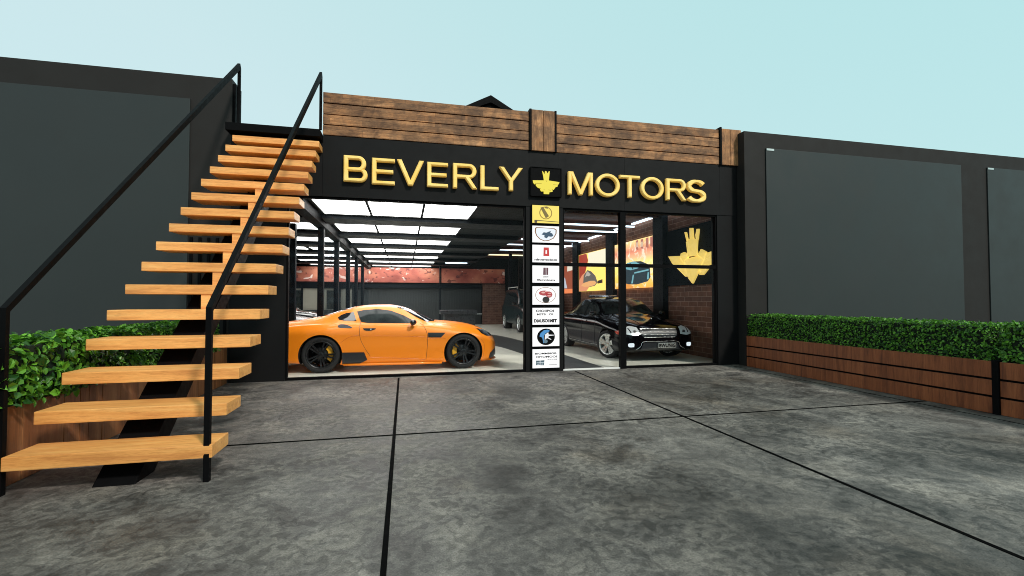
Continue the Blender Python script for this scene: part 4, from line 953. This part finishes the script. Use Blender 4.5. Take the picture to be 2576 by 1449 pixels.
# ---- dark utility vehicle far right of the left bay
suv_st = [(-2.3, .40, .95, 1.2, 1.4, .70, .66, .55), (-2.24, .34, 1.15, 1.75, 1.82, .88, .82, .70), (-1.8, .30, 1.18, 1.85, 1.93, .93, .87, .74), (-.6, .30, 1.18, 1.87, 1.95, .94, .88, .75), (.5, .30, 1.17, 1.85, 1.93, .94, .88, .75), (.85, .30, 1.16, 1.72, 1.80, .94, .88, .76),
          (1.25, .30, 1.14, 1.25, 1.31, .94, .87, .78), (1.4, .30, 1.12, 1.15, 1.20, .94, .87, .78), (1.9, .30, 1.07, 1.10, 1.14, .93, .86, .76), (2.15, .32, 1.0, 1.03, 1.06, .90, .84, .74), (2.25, .35, .92, .94, .96, .84, .80, .70), (2.28, .40, .80, .82, .84, .76, .72, .64)]
def make_suv():
    o = empty('utility_vehicle', (5.72, 20.9, .004), R(-90), label='dark green boxy utility vehicle facing forward deep in the showroom, beside the light boxes', cat='car')
    c = Car(suv_st, -2.3, 2.28, 80); c.body(o, M['car_green'], (-1.45, 1.45), .42, .6)
    for d, sd in (('R', -1), ('L', 1)):
        c.patch('side_window', M['tint'], [(-2.0, 1.72), (.7, 1.72), (1.02, 1.28), (-2.0, 1.26)], d, o, .006, .08)
        c.patch('headlight', M['lamp_glass'], [(sd * .52, .86), (sd * .50, .98), (sd * .78, .98), (sd * .80, .86)], 'F', o, .008, .05)
        c.patch('fog_light', M['lamp_glass'], [(sd * .60, .56), (sd * .60, .63), (sd * .70, .63), (sd * .70, .56)], 'F', o, .008, .04)
        mirror(o, 1.05, .90, 1.25, sd, M['black_gloss'])
    ws = c.patch('windscreen', M['tint2'], [(.90, -.70), (.88, 0), (.90, .70), (1.28, .76), (1.33, 0), (1.28, -.76)], 'T', o, .008, .08)
    c.patch('grille', M['dark_trim'], [(-.45, .72), (.45, .72), (.45, .98), (-.45, .98)], 'F', o, .006, .06)
    for sd in (-1, 1):
        m = MB(); m.tube([(-1.6, sd * .70, 2.0), (.4, sd * .70, 2.0)], .02, 6); m.tube([(-1.5, sd * .70, 1.90), (-1.5, sd * .70, 2.0)], .015, 6); m.tube([(.3, sd * .70, 1.90), (.3, sd * .70, 2.0)], .015, 6); m.build('roof_rail', M['white_matt'], o, local=True)
    for x in (-1.45, 1.45):
        for sd in (-1, 1): wheel(o, x, sd * .80, .385, .385, .26, sd, 'suv')
    return o
make_suv()
# ---- two dark saloons seen past the coupe's tail
def make_back(loc, rz, mat, label):
    o = empty('saloon_car', loc, rz, label=label, cat='car')
    c = Car(sedan_st, -2.42, 2.41, 80); c.body(o, mat, (-1.475, 1.475), .375, .62)
    for d, sd in (('R', -1), ('L', 1)):
        c.patch('side_window', M['tint'], [(-.9, 1.25), (-.5, 1.345), (.28, 1.34), (.55, 1.22), (.82, 1.04), (.72, 1.0), (-.95, 1.01)], d, o, .005, .06)
        c.patch('headlight', M['lamp_glass'], [(sd * .46, .63), (sd * .52, .76), (sd * .78, .77), (sd * .78, .64)], 'F', o, .008, .05)
        c.line('window_trim', M['chrome'], [(-1.2, 1.0), (-.3, .985), (.78, .99), (1.6, .955)], d, o, .02, .003)
        mirror(o, .82, .86, 1.05, sd, M['black_gloss'])
    c.patch('windscreen', M['tint2'], [(.40, -.58), (.38, 0), (.40, .58), (.98, .72), (1.12, 0), (.98, -.72)], 'T', o, .006, .08)
    for x in (-1.475, 1.475):
        for sd in (-1, 1): wheel(o, x, sd * .80, .335, .335, .25, sd, 'sedan')
    return o
make_back((-4.30, 13.1, .004), 0, M['car_blue'], 'midnight blue saloon beyond the glass partition, just behind the coupe tail')
make_back((-4.75, 17.6, .004), 0, M['car_black'], 'black saloon with a pale reflection on its bonnet, farther behind the partition')

# black counter behind the coupe bonnet
ct = empty('reception_counter', (1.75, 15.3, .004), label='low black counter just past the coupe bonnet', cat='counter')
bx('counter_base', M['counter'], (1.25, 2.25, 15.1, 15.6, .004, .94), ct); bx('counter_top', M['counter'], (1.12, 2.30, 15.0, 15.7, .942, 1.07), ct, bevel=.01); bx('counter_shelf', M['rim_silver'], (2.302, 2.50, 15.2, 15.4, .93, .95), ct)

# ---- posters and wall emblem on the brick wall (plane X = 7.1, seen from -x)
PX = 7.10
def poster(y0, y1, z0, z1, face, label):
    o = empty('wall_poster', (PX, (y0 + y1) / 2, z0), label=label, cat='poster', group='lit posters on the brick wall')
    bx('lit_face', face, (PX - .05, PX + .045, y0, y1, z0, z1), o)
    m = MB(); m.box(PX - .056, PX + .045, y0 - .02, y0 - .001, z0 - .02, z1 + .02); m.box(PX - .056, PX + .045, y1 + .001, y1 + .02, z0 - .02, z1 + .02); m.build('frame', M['dark_trim'], o)
    W, H = y0 - y1, z1 - z0          # u runs from the far edge (left in view) to the near edge
    def art(mat, poly, lift=1):
        m = MB(); m.prism([((u), (v)) for u, v in poly], (PX - .05 - .003 * lift, y1, z0), (0, W, 0), (0, 0, H), (1, 0, 0), .0025); m.build('printed_shape', mat, o)
    return art
t = NT('poster_sunset'); v = t.world()
gr = t.n('SeparateXYZ'); t.l(v, gr.inputs[0]); mr = t.n('MapRange'); mr.inputs['From Min'].default_value = 1.78; mr.inputs['From Max'].default_value = 3.29; t.l(gr.outputs['Z'], mr.inputs['Value'])
c = t.ramp(mr.outputs[0], [(.0, (1.0, .42, .07)), (.25, (1.0, .66, .12)), (.52, (1.0, .80, .24)), (.64, (1.0, .50, .26)), (.78, (.72, .24, .15)), (1.0, (1.0, .72, .28))])
c = t.mix(c, (1, .80, .62), t.ramp(t.noise(v, 4.5, 5, .6, .8), [(.52, (0, 0, 0)), (.62, (.8,) * 3)]))
t.set(Base_Color=(.02, .02, .02), Emission_Color=c, Emission_Strength=1.25); M['sunset'] = t.m
art = poster(12.12, 14.70, 1.78, 3.29, M['sunset'], 'yellow lit poster of a teal car under a pink sky, nearest of the three posters')
teal = pic('print_teal', (.012, .040, .055), .8); tealL = pic('print_teal_light', (.20, .50, .56), .9); pinkp = pic('print_pink', (.62, .22, .16), .8)
art(teal, [(.20, .12), (.20, .44), (.38, .55), (.50, .56), (.70, .54), (.90, .44), (.92, .20), (.86, .12), (.60, .07), (.44, .08)])
art(tealL, [(.24, .44), (.36, .55), (.55, .56), (.72, .46), (.62, .40), (.45, .38)], 2); art(teal, [(.44, .54), (.52, .40), (.50, .39), (.42, .53)], 3)
art(tealL, [(.54, .30), (.54, .33), (.88, .36), (.88, .33)], 2); art(tealL, [(.46, .10), (.50, .28), (.53, .28), (.50, .10)], 2); art(tealL, [(.84, .16), (.86, .30), (.89, .30), (.88, .16)], 2)
art(pic('print_orange', (1, .38, .07), .9), [(.18, .0), (.18, .14), (.42, .08), (.52, .03), (.5, 0)])
for u in (.58, .70, .82, .92): art(pinkp, [(u, .80), (u, .98), (u + .06, .985), (u + .06, .78)], 1); 
art(pic('print_cream', (1, .85, .6), .9), [(.60, .84), (.60, .94), (.625, .94), (.625, .84)], 2); art(pic('print_cream', (1, .85, .6), .9), [(.72, .83), (.72, .93), (.745, .93), (.745, .83)], 2)
art = poster(15.33, 18.08, 1.76, 3.27, M['poster_yellow'], 'yellow lit poster with a red figure and an orange oval, middle one of the three')
art(pic('print_red', (.50, .06, .03), .8), [(.01, .30), (.01, .99), (.30, .99), (.36, .80), (.30, .62), (.22, .40), (.10, .30)]); art(pic('print_salmon', (.90, .35, .18), .9), [(.01, .0), (.01, .30), (.14, .44), (.26, .50), (.44, .30), (.40, .10), (.30, .0)], 2)
art(pic('print_grey', (.16, .15, .13), .8), [(.18, .22), (.20, .42), (.34, .55), (.48, .50), (.62, .38), (.70, .20), (.60, .12), (.40, .10)], 3); art(pic('print_orange2', (1.0, .50, .20), .9), [(.10, .16), (.20, .22), (.45, .26), (.60, .25), (.66, .20), (.60, .14), (.40, .11), (.20, .12)], 4)
art(pic('print_ash', (.62, .56, .48), .8), [(.24, .36), (.33, .52), (.40, .48), (.46, .42), (.40, .38), (.32, .40)], 4); art(pic('print_black', (.05, .03, .02), .6), [(.70, .17), (.70, .24), (.86, .27), (.86, .18)], 3)
art(pic('print_white', (1, .93, .70), 1.0), [(.38, .62), (.36, .99), (.99, .99), (.99, .60), (.70, .62)], 1)
art = poster(18.72, 21.5, 1.70, 3.05, pic('print_rust', (.42, .10, .05), .8), 'rust red lit poster with a white figure, farthest of the three posters')
art(pic('print_orange3', (1, .28, .10), .9), [(.0, .0), (.0, .16), (1, .14), (1, .0)]); art(pic('print_silver', (.62, .66, .74), .9), [(.30, .17), (.34, .55), (.48, .66), (.62, .50), (.72, .17)], 2); art(pic('print_cream2', (.9, .82, .68), .9), [(.72, .72), (.74, .99), (.99, .99), (.99, .74)], 2)

we = empty('wall_emblem', (PX, 10.3, 1.78), label='large folded gold winged crown on a dark navy board on the brick wall', cat='sign')
bx('backing_board', M['navy'], (PX - .02, PX + .045, 8.95, 11.53, 1.79, 3.29), we)
# outline points given in a picture frame: columns 1430..2095 map to Y (far..near), perspective removed
def wy(px):  # crop column -> Y at X=PX-.08
    D = (2240 + px / 3.3697) * .62891; a = R(13.05) + math.atan((D - 1288) / 1161.9); return (PX - .08) / math.tan(a)
def wz(px, py):
    Dx = (2240 + px / 3.3697) * .62891; Dy = (820 + py / 3.3697) * .62891; y = wy(px); depth = (PX - .08) * math.sin(R(13.05)) + y * math.cos(R(13.05))
    return 1.4 + (755.0 - Dy) * depth / 1161.9
def epoly(mb, pts, x0, bulge):
    P_ = [(wy(a), wz(a, b)) for a, b in pts]; cy = sum(p[0] for p in P_) / len(P_); cz_ = sum(p[1] for p in P_) / len(P_); n = len(P_); k = len(mb.v)
    mb.v += [(x0, p[0], p[1]) for p in P_] + [(x0 + .05, p[0], p[1]) for p in P_] + [(x0 - bulge, cy, cz_)]
    for i in range(n): j_ = (i + 1) % n; mb.face((k + i, k + j_, k + 2 * n)); mb.face((k + i, k + n + i, k + n + j_, k + j_))
    mb.face(tuple(k + n + i for i in range(n)))
def eshape(name, pts, x0, bulge, mat=None):
    m = MB(); epoly(m, pts, x0, bulge); m.build(name, mat or M['gold_fold'], we)
X1 = PX - .08
eshape('crown_base', [(1718, 500), (1765, 455), (1865, 462), (1855, 600), (1868, 680), (1735, 695), (1730, 600)], X1 - .03, .09)
eshape('crown_prong', [(1692, 365), (1708, 362), (1728, 460), (1722, 490)], X1 - .02, .01); eshape('crown_prong', [(1762, 308), (1796, 306), (1806, 440), (1812, 462), (1764, 462)], X1 - .02, .02); eshape('crown_prong', [(1858, 320), (1882, 318), (1866, 462), (1846, 462), (1842, 400)], X1 - .02, .01)
eshape('wing', [(1462, 694), (1630, 685), (1680, 780), (1700, 830), (1560, 830), (1515, 790)], X1, .09); eshape('wing', [(1968, 650), (2093, 606), (2093, 770), (2045, 800), (1900, 830), (1935, 740)], X1, .09)
eshape('wing', [(1560, 835), (1700, 835), (1715, 955), (1690, 965)], X1, .02); eshape('wing', [(1880, 835), (2000, 850), (1925, 942), (1880, 942)], X1, .02)
eshape('shoulder', [(1640, 655), (1680, 635), (1735, 660), (1735, 700), (1680, 780), (1630, 720)], X1 - .02, .10); eshape('shoulder', [(1868, 680), (1912, 594), (1978, 630), (1965, 740), (1900, 700)], X1 - .02, .10)
eshape('chest', [(1680, 730), (1860, 688), (1950, 690), (1955, 730), (1880, 880), (1792, 1058), (1740, 990), (1700, 880)], X1 - .02, .16)
